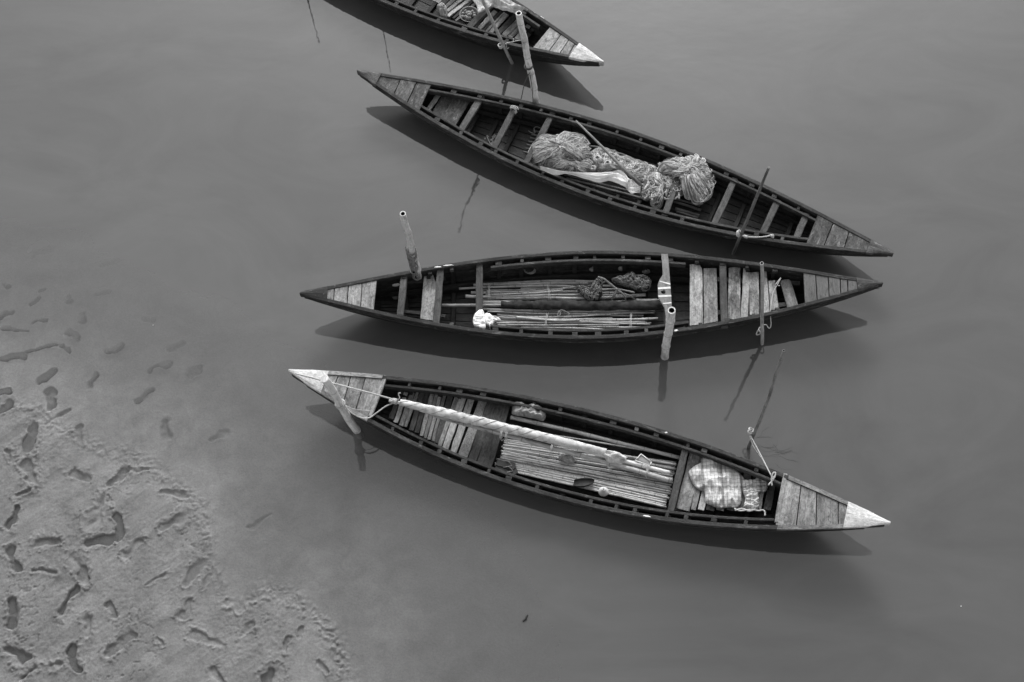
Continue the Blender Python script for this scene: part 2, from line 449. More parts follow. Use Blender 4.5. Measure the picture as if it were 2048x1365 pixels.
SHORE = [(-500, 640), (-150, 760), (0, 800), (60, 828), (150, 872), (240, 905), (330, 965), (400, 1010), (412, 1075), (408, 1130), (440, 1185), (470, 1215), (490, 1205), (540, 1180), (590, 1190), (640, 1235), (680, 1290), (700, 1365), (720, 1480), (740, 1700)]
shore = np.array([[P(x, y).x, P(x, y).y] for x, y in SHORE])
def shore_dist(x, y):
    """signed distance to the water's edge, positive on the mud"""
    best = np.full(x.shape, 1e9); sgn = np.ones(x.shape)
    for (ax, ay), (bx, by) in zip(shore[:-1], shore[1:]):
        dx, dy = bx - ax, by - ay; t = np.clip(((x - ax) * dx + (y - ay) * dy) / (dx * dx + dy * dy), 0, 1)
        ex, ey = x - ax - t * dx, y - ay - t * dy; d = np.hypot(ex, ey)
        cr = dx * ey - dy * ex; m = d < best
        best = np.where(m, d, best); sgn = np.where(m, np.where(cr < 0, 1.0, -1.0), sgn)
    return best * sgn

# footprints: heel px, toe px, width px, depth m
PRINTS = [(70,857,55,900,24,.07),(53,929,70,961,26,.06),(41,1015,22,1056,15,.08),(68,1089,115,1080,18,.06),(206,1004,185,1045,30,.05),(238,1033,242,1072,22,.09),
 (178,1088,225,1080,20,.09),(248,1111,286,1082,16,.05),(326,1052,369,1033,22,.055),(144,947,180,957,18,.05),(219,972,250,943,16,.05),(250,943,300,938,10,.03),
 (326,982,375,994,15,.05),(37,992,57,980,18,.04),(328,842,330,868,24,.06),(154,861,162,881,16,.045),(88,853,133,826,10,.045),(20,1105,40,1138,20,.09),
 (71,1143,111,1147,9,.05),(154,1126,171,1168,28,.05),(157,1180,123,1230,15,.085),(29,1209,25,1255,20,.10),(23,1295,48,1320,24,.10),(146,1303,154,1341,20,.10),
 (221,1303,259,1268,22,.05),(177,1239,175,1272,15,.05),(373,1165,402,1134,22,.06),(365,1234,376,1201,16,.045),(46,1360,73,1337,16,.06),(574,1297,583,1279,14,.05),
 (530,1372,546,1352,24,.09),(391,1275,449,1297,20,.03),(594,1276,600,1262,10,.045),(81,762,114,736,17,.07),(211,703,240,687,14,.07),(128,660,155,672,18,.06),
 (0,718,42,712,15,.07),(9,657,55,659,10,.06),(-10,634,22,622,14,.07),(-10,788,20,784,12,.09),(-8,828,20,813,20,.09),(99,790,99,812,26,.05),(50,604,72,593,12,.06),
 (76,577,90,572,10,.06),(160,618,158,634,18,.06),(375,744,398,733,20,.07),(59,641,88,637,8,.05),(286,628,300,632,20,.06),(188,584,212,576,16,.06),(178,770,190,752,16,.06),
 (134,590,136,600,14,.06),(50,703,110,692,8,.05),(104,1335,120,1330,12,.05),(330,1150,300,1172,10,.03),(214,1210,226,1236,12,.045),(318,1280,332,1288,10,.04),
 (0,560,10,566,14,.07),(430,1345,448,1366,16,.06),(410,1180,420,1150,12,.04),(335,690,360,676,16,.06),(300,740,330,722,14,.06),(500,1050,540,1020,14,.05),(420,880,450,862,18,.06),
 (200,520,225,508,14,.07),(60,500,90,488,16,.07),(120,690,140,700,10,.05),(270,800,300,782,16,.05),(15,900,20,925,12,.04),(480,1270,500,1250,14,.035),(640,1330,655,1345,12,.045)]

def axis_lines(lo, hi, step, far):
    a = np.arange(lo, hi + step / 2, step); g = []; d = step
    while sum(g) < far: d *= 1.45; g.append(d)
    c = np.cumsum(g); return np.concatenate([lo - c[::-1], a, hi + c])
gx = axis_lines(-8.7, -2.1, 0.0125, 900); gy = axis_lines(2.9, 9.6, 0.0125, 900)
GX, GY = np.meshgrid(gx, gy, indexing='ij')
sd_ = shore_dist(GX, GY)
near = np.exp(-((np.maximum(0, np.abs(GX + 5.4) - 3.3)) ** 2 + (np.maximum(0, np.abs(GY - 6.2) - 3.4)) ** 2))
wob = fbm(GX, GY, 1.3, 11, 4) * 0.35 * near
sd = sd_ + wob * 0.5
land = 0.012 * (1 - np.exp(-np.maximum(sd, 0) / 0.25)) + 0.012 * np.maximum(sd, 0) ** 0.8
lobe = np.clip((GX - P(430, 1250).x) / 0.3, 0, 1) * near
land = np.minimum(land + lobe * (0.016 * (1 - np.exp(-np.maximum(sd, 0) / 0.03)) - 0.004), 2.2)
wet = -0.012 * lobe * (1 - np.exp(-np.maximum(-sd, 0) / 0.05)) - 0.03 * np.maximum(-sd, 0) - 0.020 * np.maximum(-sd, 0) ** 2
HT = np.where(sd > 0, land, np.maximum(wet, -1.6))
onland = 1 / (1 + np.exp(-sd / 0.12))
HT += near * (fbm(GX, GY, 2.2, 21, 3) * 0.016)                                   # undulation
streak = fbm(GX * 0.75 + GY * 0.65, (GY * 0.75 - GX * 0.65) * 5.0, 1.2, 31, 4)    # smears left by feet sliding
HT += near * streak * (0.005 + 0.009 * onland)
ridge = 1 - np.abs(fbm(GX, GY, 7.0, 41, 3)) * 4.0
HT += near * onland * 0.006 * np.clip(ridge - 0.55, 0, 1) * np.clip(fbm(GX, GY, 1.1, 51, 2) * 4 + 0.3, 0, 1)
HT += near * onland * fbm(GX, GY, 28.0, 61, 3, 0.6) * 0.0045 * np.clip(0.75 + fbm(GX, GY, 1.6, 66, 2) * 3.0, 0.15, 1.6)   # grit and clods
crk = np.abs(fbm(GX + 0.05 * fbm(GX, GY, 9, 70, 2), GY, 9.0, 71, 3))
HT -= near * onland * 0.016 * np.clip(1 - crk / 0.035, 0, 1) * np.clip(fbm(GX, GY, 1.5, 81, 2) * 6 - 0.35, 0, 1)           # cracks in patches
edge = np.exp(-(sd / 0.10) ** 2)
HT += near * edge * (np.abs(fbm(GX, GY, 16.0, 91, 3)) - 0.12) * (0.035 + 0.025 * lobe)                                                   # ragged lip at the water's edge
ix0, ix1 = np.searchsorted(gx, -9.0), np.searchsorted(gx, -1.8); iy0, iy1 = np.searchsorted(gy, 2.6), np.searchsorted(gy, 9.9)
SX, SY = GX[ix0:ix1, iy0:iy1], GY[ix0:ix1, iy0:iy1]; SH = HT[ix0:ix1, iy0:iy1]
OL = onland[ix0:ix1, iy0:iy1]; lx_, ly_ = SX[:, 0], SY[0, :]
for i, (x0, y0, x1, y1, wd, dp) in enumerate(PRINTS):
    a, b = P(x0, y0), P(x1, y1); w = wd / 176.0 / 2
    m0, m1 = np.searchsorted(lx_, [min(a.x, b.x) - 0.4, max(a.x, b.x) + 0.4]); n0, n1 = np.searchsorted(ly_, [min(a.y, b.y) - 0.4, max(a.y, b.y) + 0.4])
    if m1 - m0 < 3 or n1 - n0 < 3: continue
    if y0 < 850: dp *= 1.35
    elif dp <= .06: dp *= .65
    else: dp *= 1.15
    if x0 > 300: dp *= .7
    X, Y, h0 = SX[m0:m1, n0:n1], SY[m0:m1, n0:n1], SH[m0:m1, n0:n1]
    dx, dy = b.x - a.x, b.y - a.y; ll = dx * dx + dy * dy + 1e-9
    jx = 0.075 * fbm(X, Y, 5.5, 150 + i, 3); jy = 0.075 * fbm(X, Y, 5.5, 170 + i, 3)             # slumped, irregular outline
    t = ((X + jx - a.x) * dx + (Y + jy - a.y) * dy) / ll; tc = np.clip(t, 0, 1)
    d = np.hypot(X + jx - a.x - tc * dx, Y + jy - a.y - tc * dy)
    e = 0.75 + 0.5 * ((i * 37) % 11) / 10
    ww = w * (1.0 - 0.3 * np.sin(np.clip(tc * 1.5, 0, 1) * math.pi) ** 2 * (i % 3 > 0) + (0.35 - .7 * (i % 2)) * (tc - 0.4)) + 0.5 * w * fbm(X, Y, 13, 200 + i, 2)
    q = d / np.maximum(ww, 0.012)
    sk = 0.22 + 1.3 * e * np.clip(0.4 + fbm(X, Y, 4, 250 + i, 2) * 2.2, 0, 1)        # one wall steep, another slumped
    cut = np.clip((1.08 - q) / sk, 0, 1); cut = cut * cut * (3 - 2 * cut)
    rim = np.exp(-((q - 1.3) / 0.3) ** 2) * np.clip(0.1 + fbm(X, Y, 8, 300 + i, 3) * 3, 0, 1)
    flr = h0 - dp * (1.0 + 0.6 * fbm(X, Y, 9, 400 + i, 2))
    ol = 0.3 + 0.7 * OL[m0:m1, n0:n1]
    SH[m0:m1, n0:n1] = h0 * (1 - cut) + flr * cut + rim * 0.009 * ol + np.exp(-((q - 1.7) / 0.5) ** 2) * np.clip(np.abs(fbm(X, Y, 34, 500 + i, 2)) - 0.14, 0, 1) * 0.05 * OL[m0:m1, n0:n1]
HT[ix0:ix1, iy0:iy1] = SH

def grid_mesh(name, X, Y, Z, mat, attr=None):
    nx, ny = X.shape; idx = np.arange(nx * ny).reshape(nx, ny)
    q = np.stack([idx[:-1, :-1], idx[1:, :-1], idx[1:, 1:], idx[:-1, 1:]], -1).reshape(-1, 4).astype(np.int32)
    me = bpy.data.meshes.new(name); me.vertices.add(nx * ny)
    me.vertices.foreach_set('co', np.stack([X, Y, Z], -1).astype(np.float32).ravel())
    me.loops.add(q.size); me.loops.foreach_set('vertex_index', q.ravel())
    me.polygons.add(len(q)); me.polygons.foreach_set('loop_start', np.arange(len(q), dtype=np.int32) * 4)
    me.polygons.foreach_set('use_smooth', np.ones(len(q), dtype=bool))
    if attr is not None:
        at = me.attributes.new('depth', 'FLOAT', 'POINT'); at.data.foreach_set('value', attr.astype(np.float32).ravel())
    me.update(calc_edges=True); me.materials.append(mat)
    o = bpy.data.objects.new(name, me); COL.objects.link(o); o['kind'] = 'structure'; return o

k = NT('mud'); pos = k.n('NewGeometry').outputs['Position']
a = k.noise(pos, 2.0, 6, 0.6); b = k.noise(pos, 38.0, 5, 0.7); c = k.noise(pos, 140.0, 3, 0.7)
mv = k.rng(a, 0.3, 0.7, 0.145, 0.22)
wetp = k.noise(k.vmul(pos, (1, 1, 0)), 3.2, 6, 0.65, 1.2)
mv = k.math('MULTIPLY', mv, k.rng(wetp, 0.40, 0.62, 0.84, 1.06))
mv = k.math('MULTIPLY', mv, k.rng(b, 0.34, 0.60, 0.80, 1.07))
mv = k.math('MULTIPLY', mv, k.rng(c, 0.30, 0.42, 0.72, 1.0))
k.finish(k.grey(mv), 0.62, k.math('ADD', b, k.math('MULTIPLY', c, 0.8)), 0.55, 0.010, 0.4)
grid_mesh('mud_bank', GX, GY, HT, MATS['mud'])

# ---------------------------------------------------------------- river water: still, turbid, see-through only where it is shallow
k = NT('water'); pos = k.n('NewGeometry').outputs['Position']
dep = k.n('Attribute', attribute_name='depth').outputs['Fac']
cl = k.noise(k.vmul(pos, (0.7, 1.3, 1)), 0.55, 6, 0.6, 1.8)
op = k.math('SUBTRACT', 1.0, k.math('POWER', 2.718, k.math('MULTIPLY', dep, -8.5)))
silt = k.rng(dep, 0.0, 0.55, 0.122, 0.083, 'SMOOTHSTEP')          # more silt stirred up over the shallows
murk = k.n('BsdfDiffuse'); k.put(murk.inputs[0], k.grey(k.math('MULTIPLY', silt, k.rng(cl, 0.3, 0.7, 0.86, 1.14))))
clear = k.n('BsdfTransparent'); k.put(clear.inputs[0], (0.96, 0.96, 0.96, 1))
body = k.n('MixShader', i_0=op, i_1=clear, i_2=murk)
rp = k.noise(k.vmul(pos, (1, 1, 1)), 9.0, 2, 0.5); rp2 = k.noise(k.vmul(pos, (1, 1.6, 1)), 2.2, 2, 0.5)
bmp = k.n('Bump', i_Strength=1.0, i_Distance=0.0012, i_Height=k.math('ADD', k.math('MULTIPLY', rp, 0.45), rp2))
gl = k.n('BsdfGlossy', i_Roughness=0.02); k.put(gl.inputs['Normal'], bmp)
fr = k.n('Fresnel', i_IOR=1.85); k.put(fr.inputs['Normal'], bmp)
fac = k.math('MULTIPLY', fr.outputs[0], k.math('SUBTRACT', 1.0, k.n('NewGeometry').outputs['Backfacing']))   # the upper face mirrors, the under face only lets light through
k.put(k.out.inputs[0], k.n('MixShader', i_0=fac, i_1=body, i_2=gl))
grid_mesh('river_water', GX[::2, ::2], GY[::2, ::2], np.zeros_like(GX[::2, ::2]), MATS['water'], np.maximum(0, -HT[::2, ::2]))

# ---------------------------------------------------------------- boats
class Boat:
    def __init__(s, tl, tr, zt, zm, W, a, b, label, yoff=0.0):
        A, B = vec(tl), vec(tr); A = Vector((A.x, A.y, 0)); B = Vector((B.x, B.y, 0)); d = B - A
        s.L = d.length; s.c = (A + B) / 2; s.ang = math.atan2(d.y, d.x); s.zt, s.zm, s.W, s.a, s.b, s.yo = zt, zm, W, a, b, yoff
        s.ex = d.normalized(); s.ey = Vector((-s.ex.y, s.ex.x, 0))
        s.o = empty('wooden_boat', s.c, s.ang, label, 'boat', 'wooden boats moored on the river')
    def pt(s, x, y, z): return s.c + s.ex * x + s.ey * (y + s.yo * max(0, 1 - (2 * x / s.L) ** 2)) + Vector((0, 0, z))
    def lx(s, p): return (p - s.c).dot(s.ex)
    def ly(s, p): return (p - s.c).dot(s.ey)
    def w(s, u): return s.W * max(0.0, 1 - abs(u) ** s.a) ** s.b + 0.012
    def zs(s, u): return s.zm + (s.zt - s.zm) * abs(u) ** 2.2
    def zk(s, u): return -0.16 + (s.zt - 0.07 + 0.16) * abs(u) ** 4.0
    def sec(s, u, th, off=0.0):
        """(y, z) of the hull skin, off metres outward"""
        def q(t):
            a = t * math.pi / 2
            return Vector((s.w(u) * math.cos(a) ** 0.8, s.zs(u) - (s.zs(u) - s.zk(u)) * math.sin(a) ** 1.2))
        p = q(th); e = q(min(th + 0.01, 1)) - q(max(th - 0.01, 0)); nn = Vector((-e.y, e.x))
        nn = nn.normalized() if nn.length > 1e-9 else Vector((1, 0))
        if nn.x < 0 or (abs(nn.x) < 1e-3 and nn.y > 0): nn = -nn
        p = p + nn * off
        return Vector((max(p.x, 0.0005), p.y))
    def onrail(s, px, py):
        z = s.zm
        for _ in range(4): p = P(px, py, z); z = s.zs(max(-1, min(1, 2 * s.lx(p) / s.L)))
        return p
    def part(s, name, mat, fn, parent=None):
        m = MB(); fn(m); return m.emit(name, mat, parent or s.o)
    def strip(s, m, us, corners):
        """corners(u) -> list of (y, z); lofts along the boat"""
        rings = [[s.pt(u * s.L / 2, y, z) for y, z in corners(u)] for u in us]
        m.loft(rings, [u * s.L / 2 for u in us], True, False, True, True)
    def hull(s, ul, ur, ub0, ub1, block_mat, rail='rail_dark', inw=None, floor='floor_wet'):
        inw = inw or (ul, ur)
        s.ul, s.ur = ul, ur
        th = [0.0, 0.20, 0.38, 0.55, 0.72, 0.87, 1.0]
        us = [-0.985 + 1.97 * i / 40 for i in range(41)]
        for sg in (1, -1):
            for i in range(6):
                def c(u, i=i, sg=sg):
                    e = 0.004 * math.sin(u * 9 + i * 2 + sg)
                    o0 = s.sec(u, th[i], 0.0); o1 = s.sec(u, min(1, th[i + 1] + 0.012), 0.008); n1 = s.sec(u, min(1, th[i + 1] + 0.012), -0.016); n0 = s.sec(u, th[i], -0.022)
                    return [(sg * q.x, q.y + e * (i < 5)) for q in (o0, o1, n1, n0)]
                s.part('hull_plank', 'hull_tarred', lambda m: s.strip(m, us, c))
            def g(u): w = s.w(u); z = s.zs(u) + 0.004 * mnoise.noise(Vector((u * 7, sg * 3, s.L))); e = 0.003 * mnoise.noise(Vector((u * 25, sg, 1))); return [(sg * (w + 0.020 + e), z - 0.045), (sg * (w + 0.022 + e), z + 0.008), (sg * (w + 0.016 + e), z + 0.015), (sg * (w - 0.026), z + 0.015), (sg * (w - 0.032), z + 0.008), (sg * (w - 0.032), z - 0.045)]
            s.part('gunwale', rail, lambda m: s.strip(m, [-0.985 + 1.97 * i / 60 for i in range(61)], g))
            def rs(u): q = s.sec(u, 0.10, 0.0); w = q.x; z = q.y; return [(sg * (w + 0.003), z - 0.05), (sg * (w + 0.028), z - 0.045), (sg * (w + 0.028), z - 0.008), (sg * (w + 0.003), z)]
            s.part('rubbing_strake', rail, lambda m: s.strip(m, [-0.93 + 1.86 * i / 50 for i in range(51)], rs))
            if True:
                def iw(u): w = s.w(u) - 0.088; z = s.zs(u) - 0.012; return [(sg * w, z - 0.075), (sg * w, z), (sg * (w - 0.006), z + 0.006), (sg * (w - 0.030), z + 0.006), (sg * (w - 0.036), z), (sg * (w - 0.036), z - 0.075)]
                s.part('inwale', 'rail_edge', lambda m: s.strip(m, [inw[0] + (inw[1] - inw[0]) * i / 40 for i in range(41)], iw))
            def sg_(u):
                q = s.sec(u, 0.40, -0.070); p = s.sec(u, 0.49, -0.070); q2 = s.sec(u, 0.40, -0.105); p2 = s.sec(u, 0.49, -0.105)
                return [(sg * v.x, v.y) for v in (q, p, p2, q2)]
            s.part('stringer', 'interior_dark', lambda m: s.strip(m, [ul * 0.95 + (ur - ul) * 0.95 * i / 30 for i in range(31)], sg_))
        n = int((ur - ul) * s.L / 2 / 0.31)
        for i in range(1, n):
            u = ul + (ur - ul) * i / n + U(-0.014, 0.014); hw = U(0.020, 0.028)
            for sg in (1, -1):
                def rb(m):
                    rings = []
                    for j in range(9):
                        t = 0.10 + 0.86 * j / 8; o = s.sec(u, t, -0.020); q = s.sec(u, t, -0.068)
                        rings.append([s.pt(u * s.L / 2 + dx, sg * v.x, v.y) for v, dx in ((o, -hw), (o, hw), (q, hw), (q, -hw))])
                    m.loft(rings, [j * 0.07 for j in range(9)], True, False, True, True)
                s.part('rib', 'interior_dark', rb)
                if U(0, 1) < .9:
                    def blk(m):
                        dd = .086 if inw[0] < u < inw[1] else .07; w = s.w(u); z = s.zs(u) - U(0.0, 0.012); x = u * s.L / 2 + U(-0.03, 0.03); hw = U(.018, .042)
                        m.slab([s.pt(x - hw, sg * (w - 0.034), z), s.pt(x + hw, sg * (w - 0.034), z), s.pt(x + hw, sg * (w - dd), z), s.pt(x - hw, sg * (w - dd), z)], 0.06, 0.004)
                    s.part('spacer_block', 'rail_dark' if U(0, 1) < 0.8 else 'beam', blk)
            if abs(u) < 0.72:
                fw = s.sec(u, 0.62, -0.07).x
                s.part('floor_timber', 'interior_dark', lambda m: m.board(s.pt(u * s.L / 2, fw, 0.075 + max(0, s.zk(u) + 0.14)), s.pt(u * s.L / 2, -fw, 0.075 + max(0, s.zk(u) + 0.14)), 0.06, 0.05))
        def half(u, z):
            lo, hi = 0.0, 1.0
            for _ in range(18):
                md = (lo + hi) / 2
                if s.sec(u, md, -0.012).y > z: lo = md
                else: hi = md
            return s.sec(u, lo, -0.012).x
        def fz(u): return 0.012 + 1.2 * max(0.0, abs(u) - 0.5) ** 2
        uu = [max(ul, -.80) + (min(ur, .80) - max(ul, -.80)) * j / 16 for j in range(17)]
        def bil(m): s.strip(m, uu, lambda u: [(half(u, fz(u)), fz(u) - .004), (half(u, fz(u)), fz(u)), (-half(u, fz(u)), fz(u)), (-half(u, fz(u)), fz(u) - .004)])
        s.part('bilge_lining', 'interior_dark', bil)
        k = 5
        for i in range(k):
            def fb(m):
                rings = []; dz = U(-.004, .004)
                for u in uu:
                    w = half(u, fz(u) + .02) * .88; z = fz(u) + .022 + dz; y0 = -w + 2 * w * i / k + 0.006; y1 = -w + 2 * w * (i + 1) / k - 0.006
                    rings.append([s.pt(u * s.L / 2, y, zz) for y, zz in ((y0, z - 0.015), (y0, z), (y1, z), (y1, z - 0.015))])
                m.loft(rings, [u * s.L / 2 for u in uu], True, False, True, True)
            s.part('bottom_board', floor, fb)
        for u0, u1, mt in ((-1.0, -ub0, block_mat), (1.0, ub1, block_mat)):
            if u1 is None: continue
            def stem(m):
                rings = []; N = 10; uu = [u1 + (u0 - u1) * j / N for j in range(N + 1)]
                for u in uu:
                    w = s.w(u) + 0.026 - 0.022 * max(0, (abs(u) - .93) / .07); z = s.zs(u) + 0.018; ring = [(-w * 0.0, z + 0.012), (w * 0.6, z + 0.008), (w * 0.93, z), (w, z - 0.012)]
                    zk = max(s.zk(u) - 0.01, z - 0.09)
                    ring += [(w * 0.96, (z + zk) / 2), (w * 0.55, zk)]
                    full = ring + [(-y, zz) for y, zz in reversed(ring[1:])]
                    rings.append([s.pt(u * s.L / 2, y, zz) for y, zz in full])
                if u0 < 0: rings = [list(reversed(r)) for r in rings]
                m.loft(rings, [u * s.L / 2 for u in uu], True, False, True, True)
            s.part('stem_block', mt, stem)
    def deck(s, seams, mats, t=0.025, inset=0.028, lift=0.0, names='deck_plank'):
        """seams: list of (far px, near px); plank between each pair"""
        xs = []
        for f, n in seams: xs.append((s.lx(s.onrail(*f)), s.lx(s.onrail(*n))))
        h = s.L / 2
        for i in range(len(xs) - 1):
            (f0, n0), (f1, n1) = xs[i], xs[i + 1]
            g = 0.005 if f1 > f0 else -0.005; lift_ = lift + U(-.004, .003)
            def cor(x, sg): u = x / h; return s.pt(x, sg * max(0.01, s.w(u) - inset), s.zs(u) + lift_ + 0.004)
            poly = [cor(f0 + g, 1), cor(f1 - g, 1), cor(n1 - g, -1), cor(n0 + g, -1)]
            mm = mats[i % len(mats)]
            s.part(names, mm, lambda m: m.slab(poly, t, 0.004, poly[0] - poly[3], 5, 0.0015))
    def thwart(s, a, b, w=0.09, t=0.045, mat='beam', dz=-0.035, ext=0.03):
        p, q = s.onrail(*a), s.onrail(*b); d = (q - p).normalized(); x = (s.lx(p) + s.lx(q)) / 2; u = 2 * x / s.L; z = s.zs(u) + dz
        p, q = P(a[0], a[1], z), P(b[0], b[1], z)
        return s.part('thwart', mat, lambda m: m.board(p - d * ext, q + d * ext, w, t, 6, 0.003))
    def plank(s, name, mat, a, b, w, z, t=0.022, w2=None, z2=None, jit=0.004):
        p, q = P(a[0], a[1], z), P(b[0], b[1], z if z2 is None else z2)
        return s.part(name, mat, lambda m: m.board(p, q, w, t, 6, jit, 0.005, w2))
    def shape(s, name, mat, pts, z, t=0.022, grain=None, sub=4, jit=0.003):
        pl = pxpoly(pts, z); g = grain if grain is not None else (pl[0] - pl[-1])
        return s.part(name, mat, lambda m: m.slab(pl, t, 0.004, g, sub, jit))
    def trim(s, f, n, w=0.05, mat='paint_grey', dz=0.012):
        a, b = s.onrail(*f), s.onrail(*n); a.z += dz; b.z += dz
        return s.part('deck_trim', mat, lambda m: m.board(a, b, w, 0.05, 5, 0.002))

PXM = 1 / 141.0

# ---- boat nearest the camera: white tips, rolled sail
b4 = Boat(P(578, 742, .62), P(1780, 1047, .62), .62, .33, .575, 2.1, 1.1, 'nearest boat, with white painted tips, bamboo floor and a rolled sail', -0.03)
b4.hull(-.685, .655, .875, .865, 'paint_white')
b4.deck([((650, 746), (637, 779)), ((678, 748), (660, 793)), ((703, 749), (687, 806)), ((733, 751), (712, 819)), ((768, 753), (737, 833))], ['plank_pale', 'deck_pale', 'deck_mid', 'deck_pale'])
b4.deck([((1573, 948), (1552, 1045)), ((1604, 963), (1594, 1046)), ((1635, 978), (1633, 1046)), ((1678, 998), (1677, 1046)), ((1704, 1010), (1703, 1045))], ['deck_pale', 'deck_mid', 'deck_mid', 'deck_mid'])
for u0, u1 in ((-.875, -.70), (.67, .865)):
    for sg in (1, -1):
        b4.part('deck_edge', 'deck_pale', lambda m: b4.strip(m, [u0 + (u1 - u0) * i / 8 for i in range(9)], lambda u: [(sg * (b4.w(u) + .025), b4.zs(u) - .02), (sg * (b4.w(u) + .023), b4.zs(u) + .020), (sg * (b4.w(u) - .027), b4.zs(u) + .021), (sg * (b4.w(u) - .027), b4.zs(u) + .006)]))
b4.trim((771, 752), (740, 833)); b4.trim((1571, 948), (1553, 1045))
def z4(x, y): return (760 + x / 6.827, 760 + y / 6.827)
for (a, b, w, mt) in (((285,150),(150,530),62,'plank_dark'),((355,170),(210,580),55,'plank_pale'),((445,170),(285,625),58,'plank_mid'),((508,170),(345,640),45,'plank_mid'),((575,180),(425,690),66,'plank_dark'),
        ((645,180),(500,720),60,'plank_dark'),((715,170),(565,765),48,'plank_pale'),((775,175),(615,795),46,'plank_mid'),((830,185),(668,815),44,'plank_pale'),((885,195),(722,835),40,'plank_mid'),((965,200),(775,865),72,'plank_dark'),
        ((1048,232),(815,900),52,'plank_pale'),((1132,235),(890,940),82,'plank_bright'),((1255,235),(1000,985),84,'plank_bright'),((1420,262),(1120,1060),120,'plank_speckled')):
    b4.plank('floor_board', mt, z4(*a), z4(*b), w / 6.827 * PXM, 0.20 + U(0, .012))
for a, b, w in (((1530,290),(1250,1120),112), ((1680,300),(1415,1190),190)):
    b4.plank('floor_board', 'plank_dark', z4(*a), z4(*b), w / 6.827 * PXM, 0.235, 0.03)
nsl = 21
for i in range(nsl):
    t = i / (nsl - 1); zz = .165 + U(-.004, .006)
    a = P(1008 - 18 * t, 880 + 56 * t, zz); b = P(1357 - 22 * t + U(-6, 0), 926 + 89 * t, zz + U(-.004, .006))
    a = a.lerp(b, U(-.01, .02))
    b4.part('floor_slat', 'bamboo_slat', lambda m: cane(m, a, b, U(.011, .015), U(.011, .016), U(.3, .5), 7, U(-.01, .01), 0.08, (0.2, 1, 0)))
b4.thwart((1371, 898), (1342, 1019), .085, .05)
for (a, b, w, mt) in (((1393, 908), (1366, 1020), 23, 'deck_pale'), ((1410, 914), (1387, 1020), 9, 'plank_mid'), ((1424, 920), (1402, 1020), 12, 'plank_bright'), ((1440, 925), (1420, 1021), 14, 'plank_dark'), ((1458, 932), (1440, 1021), 14, 'plank_mid'), ((1476, 940), (1460, 1021), 14, 'plank_dark'),
        ((1496, 946), (1482, 1021), 14, 'plank_mid'), ((1513, 952), (1500, 1021), 12, 'plank_dark'), ((1527, 960), (1517, 1019), 9, 'plank_pale'), ((1545, 965), (1534, 1020), 13, 'beam')):
    b4.plank('floor_board', mt, a, b, w * PXM, .2 + U(0, .01))
for y0, r, mt, p, q in ((0, .026, 'bamboo_grey', (1021, 835), (1362, 917)), (0, .011, 'bamboo_slat', (1013, 857), (1357, 913)), (0, .016, 'bamboo_slat', (1190, 905), (1352, 930)), (0, .018, 'bamboo_slat', (1200, 915), (1350, 939))):
    b4.part('floor_pole', mt, lambda m: cane(m, P(*p, .2), P(*q, .2), r, r * .9, .34, 9, .01, 0.1, (0, 1, 0)))

# ---- third boat from the top: bamboo bundles and loose boards
b3 = Boat(P(600, 588, .58), P(1765, 568, .58), .58, .42, .595, 1.9, 1.15, 'dark boat with bamboo bundles and loose pale boards, third from the top')
b3.hull(-.735, .715, .905, .915, 'rail_dark', 'rail_dark', (-.34, .34))
b3.deck([((651, 579), (650, 598)), ((669, 575), (667, 603)), ((697, 570), (694, 609)), ((724, 565), (721, 615)), ((754, 560), (748, 621))], ['deck_pale'])
b3.deck([((1606, 546), (1610, 612)), ((1631, 549), (1635, 606)), ((1656, 552), (1659, 599)), ((1680, 555), (1682, 591)), ((1695, 557), (1696, 587)), ((1719, 561), (1719, 579))], ['deck_warm'])
for a, b in (((808, 553), (800, 632)), ((881, 537), (872, 645)), ((959, 527), (958, 660)), ((1446, 526), (1449, 651))): b3.thwart(a, b, .088, .05, 'beam', -.02)
b3.thwart((1332, 513), (1336, 668), .09, .05, 'plank_dark', -.07)
b3.shape('loose_board', 'plank_pale', [(849, 545), (864, 545), (873, 567), (868, 642), (840, 638)], .34)
Z7 = lambda *q: [(1280 + x / 4.014, 490 + y / 4.014) for x, y in q]
for nm, mt, q in (('loose_board','plank_pale',((400,155),(478,152),(500,200),(507,640),(400,650))),('loose_board','plank_pale',((511,190),(540,186),(615,188),(625,615),(512,636))),('loose_board','plank_stained',((712,185),(760,178),(806,182),(808,606),(704,594))),
        ('loose_board','plank_bright',((832,178),(866,180),(880,320),(868,580),(808,585))),('loose_board','plank_stained',((872,220),(955,216),(958,560),(882,570))),('loose_board','plank_pale',((985,182),(1014,180),(1045,556),(988,572))),
        ('loose_board','plank_pale',((1032,290),(1085,283),(1114,518),(1046,526))),('loose_board','plank_mid',((1128,300),(1140,282),(1195,276),(1212,290),(1272,488),(1185,512)))):
    b3.shape(nm, mt, Z7(*q), .36 + U(-.012, .012))
b3.plank('board_bearer', 'plank_dark', (1382, 556), (1600, 566), .06, .325, .04); b3.plank('board_bearer', 'plank_dark', (1384, 632), (1590, 606), .06, .325, .04)
b3.plank('board_bearer', 'plank_dark', (800, 566), (890, 556), .05, .31, .04); b3.plank('board_bearer', 'plank_dark', (800, 622), (890, 632), .05, .31, .04)

